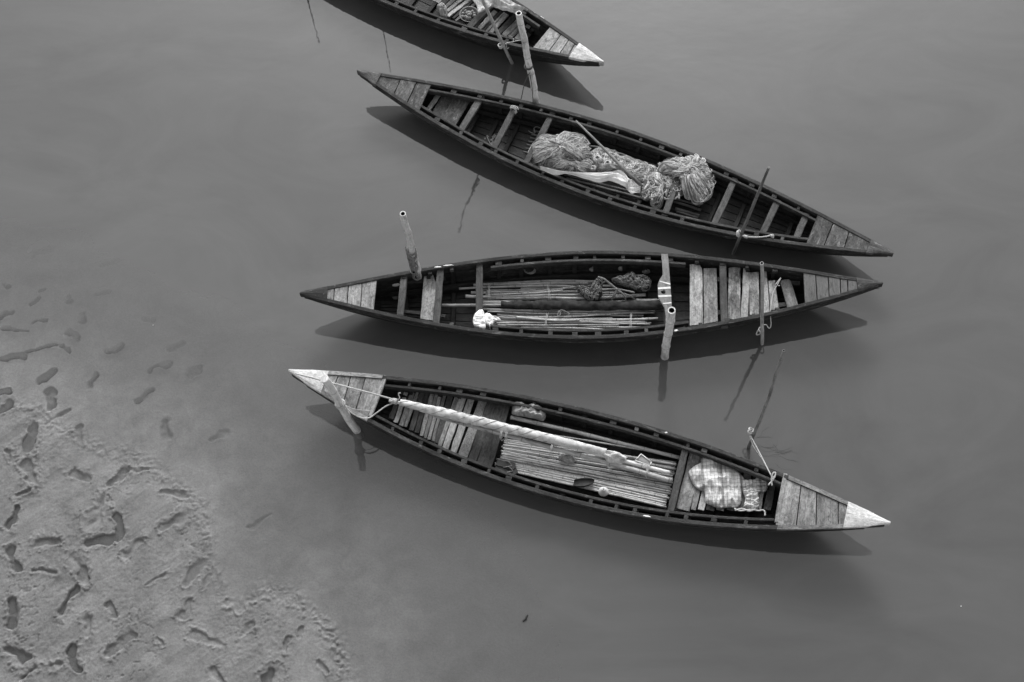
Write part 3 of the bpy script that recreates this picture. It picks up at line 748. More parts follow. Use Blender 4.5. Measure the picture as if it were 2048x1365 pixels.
# ---- second boat from the top: grey, nets
b2 = Boat(P(715, 143, .48), P(1787, 508, .48), .48, .33, .555, 1.95, 1.1, 'weathered dark boat carrying pale fishing nets, second from the top')
b2.hull(-.735, .722, .915, .915, 'deck_grey', 'rail_edge')
b2.deck([((759, 151), (748, 162)), ((803, 156), (789, 187)), ((836, 160), (816, 203)), ((866, 164), (841, 217))], ['deck_grey'])
b2.deck([((1636, 426), (1612, 487)), ((1668, 443), (1648, 492)), ((1700, 460), (1688, 497)), ((1742, 483), (1737, 502))], ['deck_grey'])
Z2 = lambda x, y: (700 + x / 4.876, 120 + y / 4.876)
b2.plank('floor_board', 'plank_mid', Z2(890, 300), Z2(755, 492), 10 * PXM, .27)
b2.shape('floor_board', 'deck_grey', [Z2(*q) for q in ((925, 300), (1195, 355), (1030, 640), (800, 515))], .26, .025)
for a, b, w in ((Z2(1275, 362), Z2(1085, 680), .095), ((1028, 218), (987, 297), .085), ((1104, 228), (1052, 326), .085), ((1360, 345), (1330, 428), .085), ((1469, 360), (1428, 449), .085), ((1555, 403), (1526, 465), .085), ((1612, 431), (1593, 476), .085)):
    b2.thwart(a, b, w, .045, 'beam', -.03)
for p, q, r in (((1068, 262), (1335, 338), .014), ((1075, 256), (1250, 300), .010), ((1132, 357), (1300, 402), .018), ((1128, 350), (1310, 396), .014), ((1345, 403), (1402, 421), .02), ((1350, 418), (1398, 432), .022), ((1352, 424), (1396, 437), .016), ((1340, 396), (1400, 412), .016)):
    b2.part('floor_pole', 'bamboo_dark', lambda m: cane(m, P(*p, .08), P(*q, .08), r, r, .35, 8, .005, .1, (0, 1, 0)))
for i in range(7):
    b2.part('rack_stick', 'bamboo_dark', lambda m: cane(m, P(1066 - i * 3.2, 262 + i * 7, .08), P(1100 - i * 3.2, 270 + i * 7, .08), .012, .012, .3, 7))

# ---- top boat, running out of the frame
_tr = P(1207, 126, .56); _dl = (P(687, -124, .56) - _tr).normalized()
b1 = Boat(_tr + _dl * 7.5, _tr, .56, .36, .53, 2.0, 1.1, 'topmost boat cut off by the frame, white tip and draped white cloth')
b1.hull(-.70, .70, .875, .875, 'paint_white')
b1.deck([((1098, 56), (1067, 93)), ((1122, 70), (1098, 103)), ((1138, 80), (1118, 110)), ((1150, 88), (1135, 114)), ((1168, 98), (1160, 119))], ['deck_pale', 'plank_pale'])
Z1 = lambda x, y: (840 + x / 7.877, y / 7.877)
b1.thwart(Z1(1090, 100), Z1(800, 395), .095, .05, 'beam', -.03)
for a, b, w, mt in (((1190,175),(930,452),70,'plank_pale'),((1275,180),(1015,478),46,'plank_dark'),((1330,200),(1045,490),36,'plank_pale'),((1395,200),(1110,512),66,'plank_bright'),((1505,240),(1230,530),84,'plank_dark'),((1580,300),(1320,560),84,'plank_pale'),((1660,340),(1410,590),74,'plank_mid'),((1740,370),(1520,615),80,'plank_pale'),((1830,400),(1660,600),60,'plank_dark'),
        ((1000,-60),(560,330),46,'plank_mid'),((900,-60),(520,290),44,'plank_dark'),((800,-20),(440,250),60,'plank_bright'),((690,-40),(430,170),56,'plank_pale'),((600,-60),(400,110),60,'plank_mid'),((470,-60),(330,70),90,'plank_dark'),((330,-80),(250,30),120,'plank_pale')):
    b1.plank('floor_board', mt, Z1(*a), Z1(*b), w / 7.877 / 130, .19 + U(0, .01))

# ---------------------------------------------------------------- bamboo mooring poles
def pole(name, mat, base, top, r0, r1, label, bend=0.0, bdir=None, joint=.32, hollow=True, sides=14, cat='pole'):
    b = vec(base); t = vec(top); d = (t - b).normalized(); a = b - d * 1.1
    m = MB(); cane(m, a, t, r0, r1, joint, sides, bend, 0.15, bdir, hollow, 0.0, 0.45)
    o = m.emit(name, mat, None, a); tag(o, label, cat, 'poles standing in the water')
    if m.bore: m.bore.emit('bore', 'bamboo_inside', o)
    return b, t, d

pb, pt_, pd = pole('bamboo_pole', 'bamboo_pale', P(1074, 224), P(1037, 27, 1.95), .047, .041, 'thick pale bamboo pole between the two topmost boats', .02, (1, 0, 0))
one('mooring_line', 'rope_dark', lambda m: (rope(m, [P(1056, 140, 1.0) + Vector((.02, -.05, 0)), P(1050, 165, .75), P(1043, 195, .5), P(1042, 199, .46)], .006), rope(m, [P(1060, 150, .9), P(1064, 175, .65), P(1066, 205, .45)], .006), turns(m, pb + pd * .95, pd, .055, 3, .006)))['label'] = 'dark line from the thick bamboo pole down to the net boat'
bpy.data.objects['mooring_line']['category'] = 'rope'
p1b = P(1019, 127); p1t = p1b + Vector((-.24, -.015, 1)) * 4.7
pole('bamboo_pole', 'bamboo_grey', p1b, p1t, .024, .017, 'long slim pole leaning out of frame beside the topmost boat', .06, (1, 0, 0), .42, False, 10)
o = one('lashing', 'rope_pale', lambda m: (turns(m, p1b + Vector((-.24, -.015, 1)) * .42, (-.24, -.015, 1), .03, 5, .007), rope(m, [P(1011, 88, .45), P(1018, 92, .4), P(1015, 98, .36), P(1012, 90, .42)], .007), rope(m, [P(1012, 87, .45), P(1030, 83, .44), P(1045, 80, .45)], .006), rope(m, [P(1027, 77, .45), P(1026, 84, .42), P(1021, 92, .38)], .006)))
tag(o, 'pale rope lashing the slim pole to the topmost boat', 'rope')
pole('bamboo_pole', 'bamboo_grey', P(742, -28), P(742, -28) + Vector((.02, 0, 2.15)), .010, .007, 'stick beside the topmost boat, only its reflection left of centre shows', .03, (1, 0, 0), .4, False, 8)
pole('bamboo_pole', 'bamboo_grey', P(590, -75), P(590, -75) + Vector((.02, 0, 1.95)), .012, .008, 'stick beyond the upper edge, only its reflection farthest left shows', .03, (1, 0, 0), .4, False, 8)
pb, pt_, pd = pole('bamboo_pole', 'bamboo_pale', P(839, 577), P(805, 428, 1.9), .044, .038, 'short bamboo pole behind the left end of the bamboo bundle boat', .03, (1, 0, 0))
def wrap_len(m):
    for i in range(34):
        a0 = U(0, 6.28); e1 = pd.orthogonal().normalized(); e2 = pd.cross(e1); t0 = U(.3, .6); t1 = U(.8, 1.15)
        m.tube([pb + pd * (t0 + (t1 - t0) * j / 8) + (e1 * math.cos(a0 + .5 * math.sin(j + i)) + e2 * math.sin(a0 + .5 * math.sin(j + i))) * (.055 + U(-.003, .008)) for j in range(9)], .006, 5)
o = one('pole_wrapping', 'net_dark_strand', lambda m: [wrap_len(m)] + [turns(m, pb + pd * (.35 + .13 * i), pd + Vector((U(-.3, .3), U(-.3, .3), 0)), .058, 3, .006, .03) for i in range(6)] + [rope(m, [P(826, 520, 1.0), P(834, 545, .7), P(838, 556, .5), P(836, 560, .45), P(831, 559, .45), P(828, 552, .55)], .006)])
tag(o, 'dark line wound round the short bamboo pole of the bundle boat', 'rope')
pole('bamboo_pole', 'bamboo_pale', P(1330, 713), P(1343.5, 621, 1.36), .050, .049, 'hollow thick bamboo pole in front of the bamboo bundle boat', 0, None, .36)
pb, pt_, pd = pole('bamboo_pole', 'bamboo_grey', P(1521, 688), P(1523, 527, 2.36), .024, .02, 'slender straight stick across the loose boards of the bundle boat', .02, (1, 0, 0), .5, True, 10)
o = one('lashing', 'rope_pale', lambda m: (turns(m, P(1522, 660, .42), pd, .028, 4, .006), rope(m, [P(1520, 655, .44), P(1514, 665, .38), P(1513, 670, .36), P(1520, 668, .36), P(1523, 660, .42)], .006), rope(m, [P(1523, 652, .45), P(1532, 650, .42), P(1538, 657, .38), P(1542, 650, .4), P(1541, 625, .45), P(1545, 590, .42), P(1553, 572, .42)], .006, 30), rope(m, [P(1551, 570, .43), P(1556, 563, .43), P(1562, 556, .43), P(1555, 570, .43), P(1560, 572, .43)], .006)))
tag(o, 'pale cord from the slender stick to the loose boards', 'rope')
pb, pt_, pd = pole('bamboo_pole', 'bamboo_pale', P(714, 861), P(648, 757, 1.54), .052, .047, 'thick pale bamboo pole at the left end of the nearest boat', 0, None, .38, False)
o = one('mooring_rope', 'rope_pale', lambda m: (turns(m, pb.lerp(pt_, .53), pd, .058, 3, .008), rope(m, [P(686, 806, .82), P(700, 824, .72), P(722, 836, .6), P(738, 836, .52), P(752, 827, .46), P(770, 814, .44), P(787, 806, .46)], .009, 40), rope(m, [P(590, 747, .665), P(655, 764, .66), P(720, 781, .64), P(775, 796, .54), P(791, 801, .5)], .011, 30), rope(m, [P(684, 806, .83), P(696, 814, .75), P(715, 820, .66), P(740, 822, .52)], .005), rope(m, [P(792, 803, .5), P(799, 797, .52), P(797, 788, .54), P(801, 786, .56)], .007), turns(m, P(790, 803, .5), b4.ex, .03, 5, .008)))
tag(o, 'pale rope from the white tip and left pole to the rolled sail', 'rope')
pb, pt_, pd = pole('bamboo_pole', 'bamboo_mid', P(1490, 896), P(1567, 702, 2.3), .026, .015, 'thin crooked bamboo pole behind the right end of the nearest boat', .05, (1, .2, 0), .36, True, 10)
o = one('mooring_rope', 'rope_pale', lambda m: (turns(m, P(1501, 864, .34), pd, .030, 3, .006), turns(m, P(1502, 860, .38), pd + Vector((.6, 0, 0)), .030, 2, .005), rope(m, [P(1500, 870, .33), P(1520, 908, .4), P(1543, 953, .46)], .008), rope(m, [P(1499, 872, .33), P(1508, 895, .34), P(1528, 924, .4), P(1544, 955, .46)], .004), rope(m, [P(1544, 972, .46), P(1543, 958, .48), P(1546, 947, .5), P(1551, 946, .5), P(1549, 955, .49), P(1544, 962, .47), P(1537, 970, .46), P(1541, 966, .46)], .009, 40), turns(m, P(1545, 957, .47), (0.3, 1, .2), .014, 4, .007)))
tag(o, 'pale rope from the thin crooked pole to the nearest boat', 'rope')
pb, pt_, pd = pole('wooden_pole', 'bamboo_dark', P(1466, 508), P(1538, 335, 1.9), .024, .017, 'dark slender stick standing across the right half of the net boat', 0, None, .8, False, 10)
o = one('lashing', 'rope_pale', lambda m: (turns(m, P(1479, 469, .42), pd, .03, 5, .008), turns(m, P(1479, 466, .44), pd + Vector((.5, 0, 0)), .033, 3, .007), rope(m, [P(1480, 470, .42), P(1492, 474, .42), P(1515, 475, .4), P(1535, 473, .4), P(1545, 470, .4), P(1546, 478, .38)], .010), turns(m, P(1492, 474, .42), b2.ex, .014, 4, .007), turns(m, P(1545, 473, .4), b2.ey, .014, 3, .008)))
tag(o, 'pale rope tying the dark slender stick to the net boat', 'rope')

# ---------------------------------------------------------------- cargo of the nearest boat
T = empty('rolled_sail', P(778, 803, .42), 0, 'pale rolled sail lashed to bamboo poles along the nearest boat', 'sail')
def along(p, q, z0, z1, t): return P(p[0] + (q[0] - p[0]) * t, p[1] + (q[1] - p[1]) * t, z0 + (z1 - z0) * t)
sp0, sp1 = (778, 801), (1215, 905)
def sailroll(m):
    N = 110; S = 18; rings = []; us = []
    pts = [along((800, 805), (1212, 905), .50, .34, i / (N - 1)) for i in range(N)]
    for i in range(N):
        t = i / (N - 1); d = (pts[min(i + 1, N - 1)] - pts[max(0, i - 1)]).normalized(); sd = Vector((0, 0, 1)).cross(d).normalized(); up = d.cross(sd)
        r = .034 + .018 * min(1, t * 5) - .012 * max(0, t - .7) / .3; ring = []
        for k in range(S):
            a = k / S * math.tau; tw = 1 - .55 * t
            f = 1 + .20 * tw * abs(math.sin(1.5 * a - t * 60)) ** .6 + .06 * math.sin(3 * a + t * 31) + .10 * mnoise.noise(Vector((t * 22, math.cos(a) * 1.4, math.sin(a) * 1.4)))
            ring.append(pts[i] + sd * math.cos(a) * r * f + up * math.sin(a) * r * f)
        rings.append(ring); us.append(t * 3)
    m.loft(rings, us, True, True, True, True)
one('sail_roll', 'cloth_sail', sailroll, T)
def spiral(m):
    for ph in (0, 2.1, 4.0):
        pts = []
        for i in range(150):
            t = i / 149 * .72; c = along((800, 805), (1212, 905), .50, .34, t); a = ph - t * 34
            rr_ = (.034 + .018 * min(1, t * 5)) * 1.13; pts.append(c + b4.ey * math.cos(a) * rr_ + Vector((0, 0, 1)) * math.sin(a) * rr_)
        m.tube(pts, [.0045 * (.4 + .6 * abs(math.sin(i * .11 + ph))) for i in range(150)], 5)
one('fold_shade_line', 'rope_grey', spiral, T)  # thin grey spirals added to draw the shade in the roll's folds
one('pole', 'bamboo_pale', lambda m: cane(m, along(sp0, (1340, 946), .47, .24, 0), along(sp0, (1340, 946), .47, .24, 1), .020, .026, .4, 10), T)
one('pole', 'bamboo_slat', lambda m: cane(m, P(870, 832, .40), P(1345, 962, .22), .026, .03, .37, 10), T)
def flap(m): ruled(m, [P(1205, 900, .36), P(1232, 903, .38), P(1256, 914, .33)], [P(1213, 925, .32), P(1218, 937, .24), P(1240, 934, .26)], 26, 14, .03, 5, 3.3, .005, -.03)
one('loose_sail_corner', 'cloth_sail', flap, T)
for x, y, z in ((947, 846, .43), (1004, 868, .40), (1014, 872, .40), (1104, 898, .35), (1295, 944, .27)):
    one('lashing', 'rope_pale', lambda m: (turns(m, P(x, y, z), b4.ex, .055 if x < 1200 else .034, 2, .004, .014), rope(m, [P(x - 4, y + 8, z), P(x, y + 14, z - .08), P(x + 3, y + 10, z - .08)], .004, 10)), T)
L = Lump(pxpoly([(1024, 818), (1026, 808), (1040, 806), (1052, 812), (1066, 810), (1084, 816), (1092, 830), (1086, 842), (1070, 838), (1050, 834), (1036, 832), (1024, 828)], .22), .09, 18, 90, .022, 9, 4.1, 3, .5)
o = one('cloth_bag', 'cloth_grey', L.build); tag(o, 'crumpled grey cloth bag beside the dark planks of the nearest boat', 'bag')
def sandal(name, a, b, w, z, lab, wind=0.03):
    a = P(*a, z); b = P(*b, z); d = (b - a); ln = d.length; d.normalize(); s_ = Vector((-d.y, d.x, 0))
    prof = [(0, .0), (.03, .55), (.12, .8), (.35, .78), (.55, .85), (.78, 1), (.92, .8), (1, .0)]
    pl = [a + d * ln * t + s_ * w / 2 * q for t, q in prof] + [a + d * ln * t - s_ * w / 2 * q for t, q in reversed(prof[1:-1])]
    T = empty(name, a, 0, lab, 'sandal', 'sandals on the bamboo floor')
    one('sole', 'rubber_dark', lambda m: m.slab(pl, .025, .004, d, 2), T)
    one('strap', 'rope_grey', lambda m: (rope(m, [a + d * ln * .8, a + d * ln * .62 + s_ * w * .3 + Vector((0, 0, wind)), a + d * ln * .42 + s_ * w * .42], .006, 10), rope(m, [a + d * ln * .8, a + d * ln * .62 - s_ * w * .3 + Vector((0, 0, wind)), a + d * ln * .42 - s_ * w * .42], .006, 10)), T)
sandal('sandal', (992, 925), (1032, 934), .105, .215, 'dark sandal touching the dark plank, farther of the pair')
sandal('sandal', (989, 937), (1036, 944), .10, .20, 'dark sandal nearest the rail, closer of the pair')
def bailer(m):
    N = 16; rings = []
    for i in range(N + 1):
        t = i / N; c = along((1147, 968), (1188, 965), .20, .21, t); w = .052 * math.sin(math.pi * min(1, .12 + .88 * t * .97 + .0)) ** .55 + .004
        d = b4.ex; s_ = b4.ey
        pr = [(-1, .0), (-1.0, .045), (-.85, .045), (-.7, .012), (.7, .012), (.85, .045), (1, .045), (1, 0)]
        rings.append([c + s_ * w * y + Vector((0, 0, z + .012 * (2 * t - 1) ** 2)) for y, z in pr])
    m.loft(rings, [i * .02 for i in range(N + 1)], True, False, True, True)
o = one('bailer', 'rubber_dark', bailer); tag(o, 'dark boat-shaped scoop lying beside the white funnel', 'scoop')
o = one('funnel', 'plastic_white', lambda m: lathe(m, P(1207, 984, .19), [(.060, 0), (.064, .004), (.060, .012), (.050, .03), (.030, .065), (.018, .085), (.017, .10), (.011, .10), (.010, .085), (.012, .06)], 24)); tag(o, 'small white plastic funnel on the bamboo floor', 'funnel')
T = empty('plastic_tray', P(1284, 922, .25), 0, 'pale clear plastic tray on the poles beside the sail end', 'tray')
pl = pxpoly([(1270, 922), (1282, 909), (1303, 925), (1299, 932)], .28)
one('base', 'bamboo_grey', lambda m: m.slab([p + (sum(pl, Vector()) / 4 - p) * .1 for p in pl], .03, .004), T)
one('rim', 'plastic_white', lambda m: [m.tube([pl[i] + Vector((0, 0, .012)), pl[(i + 1) % 4] + Vector((0, 0, .012))], .006, 6) for i in range(4)], T)
L = Lump(pxpoly([(1118, 910), (1132, 908), (1149, 914), (1148, 926), (1134, 927), (1122, 920)], .20), .05, 12, 50, .014, 14, 8.2)
o = one('rag', 'cloth_grey', L.build); tag(o, 'small grey rag on the bamboo floor below the rolled sail', 'rag')
ZC = ((1300, 880), 6.827)
L = Lump(pxpoly([(525,440),(600,360),(690,310),(700,250),(800,225),(920,270),(1080,360),(1200,440),(1290,540),(1260,640),(1250,760),(1245,850),(1180,930),(1090,920),(960,935),(850,900),(760,850),(740,720),(640,660),(570,570)], .23, *ZC), .045, 50, 220, .020, 5, 2.2, 3.0, .45, (2.6, .8), .6)
T = empty('checked_cloth', L.c, 0, 'pale checked cloth heaped on the boards of the nearest boat', 'cloth')
one('heap', 'cloth_checked', L.build, T)
L = Lump(pxpoly([(1250,560),(1330,545),(1420,540),(1490,515),(1590,570),(1610,640),(1570,710),(1480,730),(1490,850),(1480,950),(1380,965),(1280,930),(1300,800),(1260,700)], .23, *ZC), .04, 34, 150, .024, 9, 5.2, 3.0, .4, (.8, 2.2), .5)
one('trailing_end', 'cloth_checked', L.build, T)
one('twisted_edge', 'rope_pale', lambda m: (rope(m, pxpoly([(1150, 940), (1230, 970), (1310, 960), (1400, 955), (1480, 970), (1540, 960), (1570, 990), (1570, 1040)], .27, *ZC), .011, 40), rope(m, pxpoly([(1160, 965), (1260, 940), (1350, 975), (1440, 950)], .27, *ZC), .010, 30)), T)

# ---------------------------------------------------------------- cargo of the bamboo bundle boat
Z6 = lambda x, y: (920 + x / 4.267, 480 + y / 4.267)
def bundle(name, label, rows, z, ties, r):
    T = empty(name, P(*rows[0][0], z), 0, label, 'bamboo', 'bamboo bundles')
    rows = rows + [((a[0] + U(5, 60), a[1] + U(-3, 5)), (b[0] - U(0, 70), b[1] + U(-4, 5)), zz + U(.01, .035)) for a, b, zz in rows[::2]]
    for a, b, zz in rows:
        a = (a[0] + U(-6, 6), a[1] + U(-1.2, 1.2)); b = (b[0] + U(-12, 4), b[1] + U(-2, 2)); rr = r * U(.55, 1.15)
        one('cane', 'bamboo_slat', lambda m: cane(m, P(*a, z + zz), P(*b, z + zz + U(-.01, .01)), rr, rr * U(.8, 1), U(.3, .45), 8, U(-.03, .03), .14, (0, 1, .2), False, 0.0, .6), T)
    for (x0, y0), (x1, y1) in ties:
        n = Vector((0, 0, .03))
        one('tie', 'rope_pale', lambda m: (rope(m, [P(x0, y0, z - .02), P(x0, y0 + 2, z + .06), P((x0 + x1) / 2, (y0 + y1) / 2, z + .085), P(x1, y1 - 2, z + .06), P(x1, y1, z - .02)], .004, 14), rope(m, [P(x0 + 4, y0, z - .02), P(x0 + 3, y0 + 2, z + .06), P((x0 + x1) / 2 + 2, (y0 + y1) / 2, z + .087), P(x1 + 4, y1 - 2, z + .06), P(x1 + 4, y1, z - .02)], .004, 14)), T)
bundle('bamboo_bundle', 'upper bundle of thin bamboo canes under the dead branch', [(Z6(120, 392), Z6(1200, 350), .03), (Z6(190, 378), Z6(1170, 372), .02), (Z6(-30, 425), Z6(1010, 395), .05), (Z6(160, 432), Z6(1000, 425), .02), (Z6(70, 455), Z6(1120, 430), .05), (Z6(210, 468), Z6(1150, 455), .03), (Z6(70, 483), Z6(1580, 470), .05), (Z6(200, 500), Z6(1560, 492), .02), (Z6(180, 520), Z6(1690, 520), .03), (Z6(240, 445), Z6(1400, 440), .0), (Z6(260, 400), Z6(1300, 395), .0)],
       .12, [(Z6(243, 375), Z6(240, 525)), (Z6(745, 362), Z6(760, 528))], .020)
bundle('bamboo_bundle', 'lower bundle of bamboo canes along the near rail', [(Z6(210, 592), Z6(1670, 608), .04), (Z6(220, 612), Z6(1655, 628), .05), (Z6(300, 640), Z6(1570, 655), .02), (Z6(280, 662), Z6(1725, 668), .05), (Z6(330, 680), Z6(1610, 690), .04), (Z6(340, 700), Z6(1620, 705), .03), (Z6(330, 716), Z6(1620, 728), .05), (Z6(300, 735), Z6(1585, 748), .04), (Z6(290, 752), Z6(1625, 766), .05), (Z6(320, 770), Z6(1560, 778), .02), (Z6(300, 650), Z6(1300, 675), .06), (Z6(400, 690), Z6(1590, 715), .0), (Z6(310, 725), Z6(1500, 740), .0)],
       .13, [(Z6(740, 618), Z6(720, 768)), (Z6(1455, 612), Z6(1450, 780))], .017)
T = empty('rolled_cloth', P(*Z6(350, 560), .18), 0, 'dark cloth rolled round poles between the two bamboo bundles', 'cloth roll')
def droll(m):
    N = 80; S = 16; rings = []; us = []
    for i in range(N):
        t = i / (N - 1); c = along(Z6(350, 552), Z6(1740, 562), .22, .22, t); r = .040 + .024 * min(1, t * 3) - .012 * max(0, t - .9) * 10; ring = []
        for k in range(S):
            a = k / S * math.tau
            f = 1 + .16 * math.sin(2 * a - t * 46) * (.4 + .6 * abs(math.sin(t * 7))) + .22 * mnoise.noise(Vector((t * 20, math.cos(a) * 1.3, math.sin(a) * 1.3))) + .10 * math.sin(a + t * 120) * (t < .35)
            ring.append(c + b3.ey * math.cos(a) * r * f + Vector((0, 0, 1)) * math.sin(a) * r * f * .75)
        rings.append(ring); us.append(t * 2.2)
    m.loft(rings, us, True, True, True, True)
one('roll', 'cloth_dark', droll, T)
for a, b in (((-170, 560), (700, 556)), ((190, 535), (700, 548)), ((1500, 518), (1700, 517))):
    one('pole', 'bamboo_slat', lambda m: cane(m, P(*Z6(*a), .20), P(*Z6(*b), .20), .022, .02, .4, 9), T)
one('hem_cord', 'rope_grey', lambda m: (rope(m, [P(*Z6(*q), .24) for q in ((830, 645), (845, 610), (870, 600), (900, 612), (935, 630), (920, 640))], .005), rope(m, [P(*Z6(*q), .24) for q in ((850, 610), (855, 640), (830, 650))], .005)), T)
ZB = lambda x, y: (1120 + x / 7.583, 500 + y / 7.583)
def limb(m, pts, r0, r1, z):
    q = spline([P(*ZB(*p[:2]), z + (p[2] if len(p) > 2 else 0)) for p in pts], 18); m.tube(q, [(r0 + (r1 - r0) * i / 17) * (1 + .12 * mnoise.noise(Vector((i * .8, r0 * 100, 0)))) for i in range(18)], 8)
o = one('dead_branch', 'branch', lambda m: (limb(m, [(580, 412, .05), (660, 440, .08), (740, 500, .07), (820, 570, .04), (860, 600, .02)], .012, .02, .28), limb(m, [(640, 605, .04), (760, 600, .05), (870, 600, .03), (1000, 620, .03), (1130, 648, 0)], .014, .011, .28), limb(m, [(860, 605, .02), (830, 680, .0), (780, 755, -.05)], .018, .014, .28), limb(m, [(860, 600, .02), (930, 650, .02), (985, 720, .0), (1000, 800, -.06)], .016, .011, .28), limb(m, [(960, 660, .01), (1060, 700, 0), (1140, 755, -.05)], .012, .009, .28), limb(m, [(700, 470, .07), (650, 500, .03), (620, 540, 0)], .012, .009, .28)))
tag(o, 'forked dead branch lying on the upper bamboo bundle', 'branch')

def tangle(m, L, n, rr, seed, steps=12, step=.03, lift=.006, curl=6.0, radial=0.0, rmax=.98):
    """loose strands following a heap's skin"""
    rg = random.Random(seed)
    for i in range(n):
        a = rg.random(); r = math.sqrt(rg.random()) * rmax; ang = rg.uniform(0, math.tau); pts = []
        if radial: ang = rg.gauss(0, radial)
        for j in range(steps):
            p = L.surf(a, min(max(r, .02), .995)); pts.append(p + Vector((rg.uniform(-.004, .004), rg.uniform(-.004, .004), lift + rg.uniform(0, lift))))
            ang += curl * mnoise.noise(Vector((i * 3.7 + seed, j * .35, .5))) * .5
            r += math.cos(ang) * step * 1.6; a += math.sin(ang) * step * .45 / max(r, .25)
            if r > .995: r = .99; ang += 2.0
            if r < .02: r = .03; ang += 1.5
        m.tube(pts, rr * rg.uniform(.7, 1.3), 4, False)
def hank(ms, L, rg, a, r, ang, ln, steps, spread, ns, rr, turn, hump):
    """a skein of parallel strands lying over a heap"""
    pts = []
    for j in range(steps):
        pts.append(L.surf(a, min(max(r, .03), .99))); ang += rg.uniform(-turn, turn)
        r += math.cos(ang) * ln / steps; a += math.sin(ang) * ln / steps * .35 / max(r, .3)
        if r > .99: r = .985
        if r < .03: r = .04; ang += 2.6
    for k in range(ns):
        o = rg.uniform(-1, 1); path = []; ph = rg.uniform(0, 9)
        for j, p in enumerate(pts):
            t = (pts[min(j + 1, steps - 1)] - pts[max(j - 1, 0)]); sd = Vector((-t.y, t.x, 0)); sd = sd.normalized() if sd.length > 1e-6 else Vector((1, 0, 0))
            e = math.sin(math.pi * (j + .6) / (steps + .2)) ** .5
            path.append(p + sd * (o * spread * (.45 + .55 * e) + .004 * math.sin(ph + j * 1.3)) + Vector((0, 0, hump * e * (1 - o * o) + .003 + rg.uniform(0, .006))))
        ms[min(2, int(rg.random() * 3))].tube(spline(path, steps * 2), rr * rg.choice((.7, .9, 1.1, 1.9)), 4, False)
def net(name, label, polys, cat, mat_b, mat_s, n, rr, seed, grp=None, hk=None, **kw):
    Ls = [Lump(pl, h, 16, 90, wr, wf, seed + i, pw, qw, (1, 1), lob) for i, (pl, h, wr, wf, pw, qw, lob) in enumerate(polys)]
    T = empty(name, Ls[0].c, 0, label, cat, grp)
    for L in Ls: one('mesh_heap', mat_b, L.build, T)
    ms = [MB(), MB(), MB()]; rg = random.Random(seed)
    for i, L in enumerate(Ls):
        if n: tangle(ms[i % 3], L, int(n * (.5 + .5 * (i == 0))), rr, seed * 10 + i, **kw)
        if hk:
            cnt, ln, spread, ns, hr, amin, hump = hk
            for q in range(int(cnt * (1 if i == 0 else .5))): hank(ms, L, rg, rg.random(), rg.uniform(.0, .75), rg.gauss(0, amin), ln * rg.uniform(.6, 1.3), 9, spread * rg.uniform(.6, 1.4), ns, hr, .08, hump)
    for m, mt in zip(ms, mat_s if isinstance(mat_s, tuple) else (mat_s,) * 3):
        if m.v: one('strands', mt, lambda q: q.__dict__.update(m.__dict__), T)['kind'] = 'stuff'
    return T, Ls
net('net_clump', 'dark round clump of netting beside the dead branch', [([P(*ZB(*q), .22) for q in ((780, 470), (880, 440), (980, 400), (1090, 370), (1180, 410), (1330, 430), (1390, 520), (1350, 620), (1240, 650), (1120, 610), (1000, 570), (860, 530))], .05, .03, 14, 2.2, .6, .5)], 'net', 'net_dark', 'net_dark_strand', 260, .006, 11, 'dark net clumps', curl=9.0, step=.03, lift=.02)
net('net_clump', 'frayed brown netting hanging over the left end of the branch', [([P(*ZB(*q), .22) for q in ((240, 590), (330, 620), (430, 640), (520, 560), (570, 450), (640, 480), (645, 620), (620, 720), (560, 770), (430, 770), (330, 690))], .045, .03, 14, 2.2, .6, .5)], 'net', 'net_dark', 'net_dark_strand', 170, .0055, 12, 'dark net clumps', curl=5.0, step=.035, lift=.018)
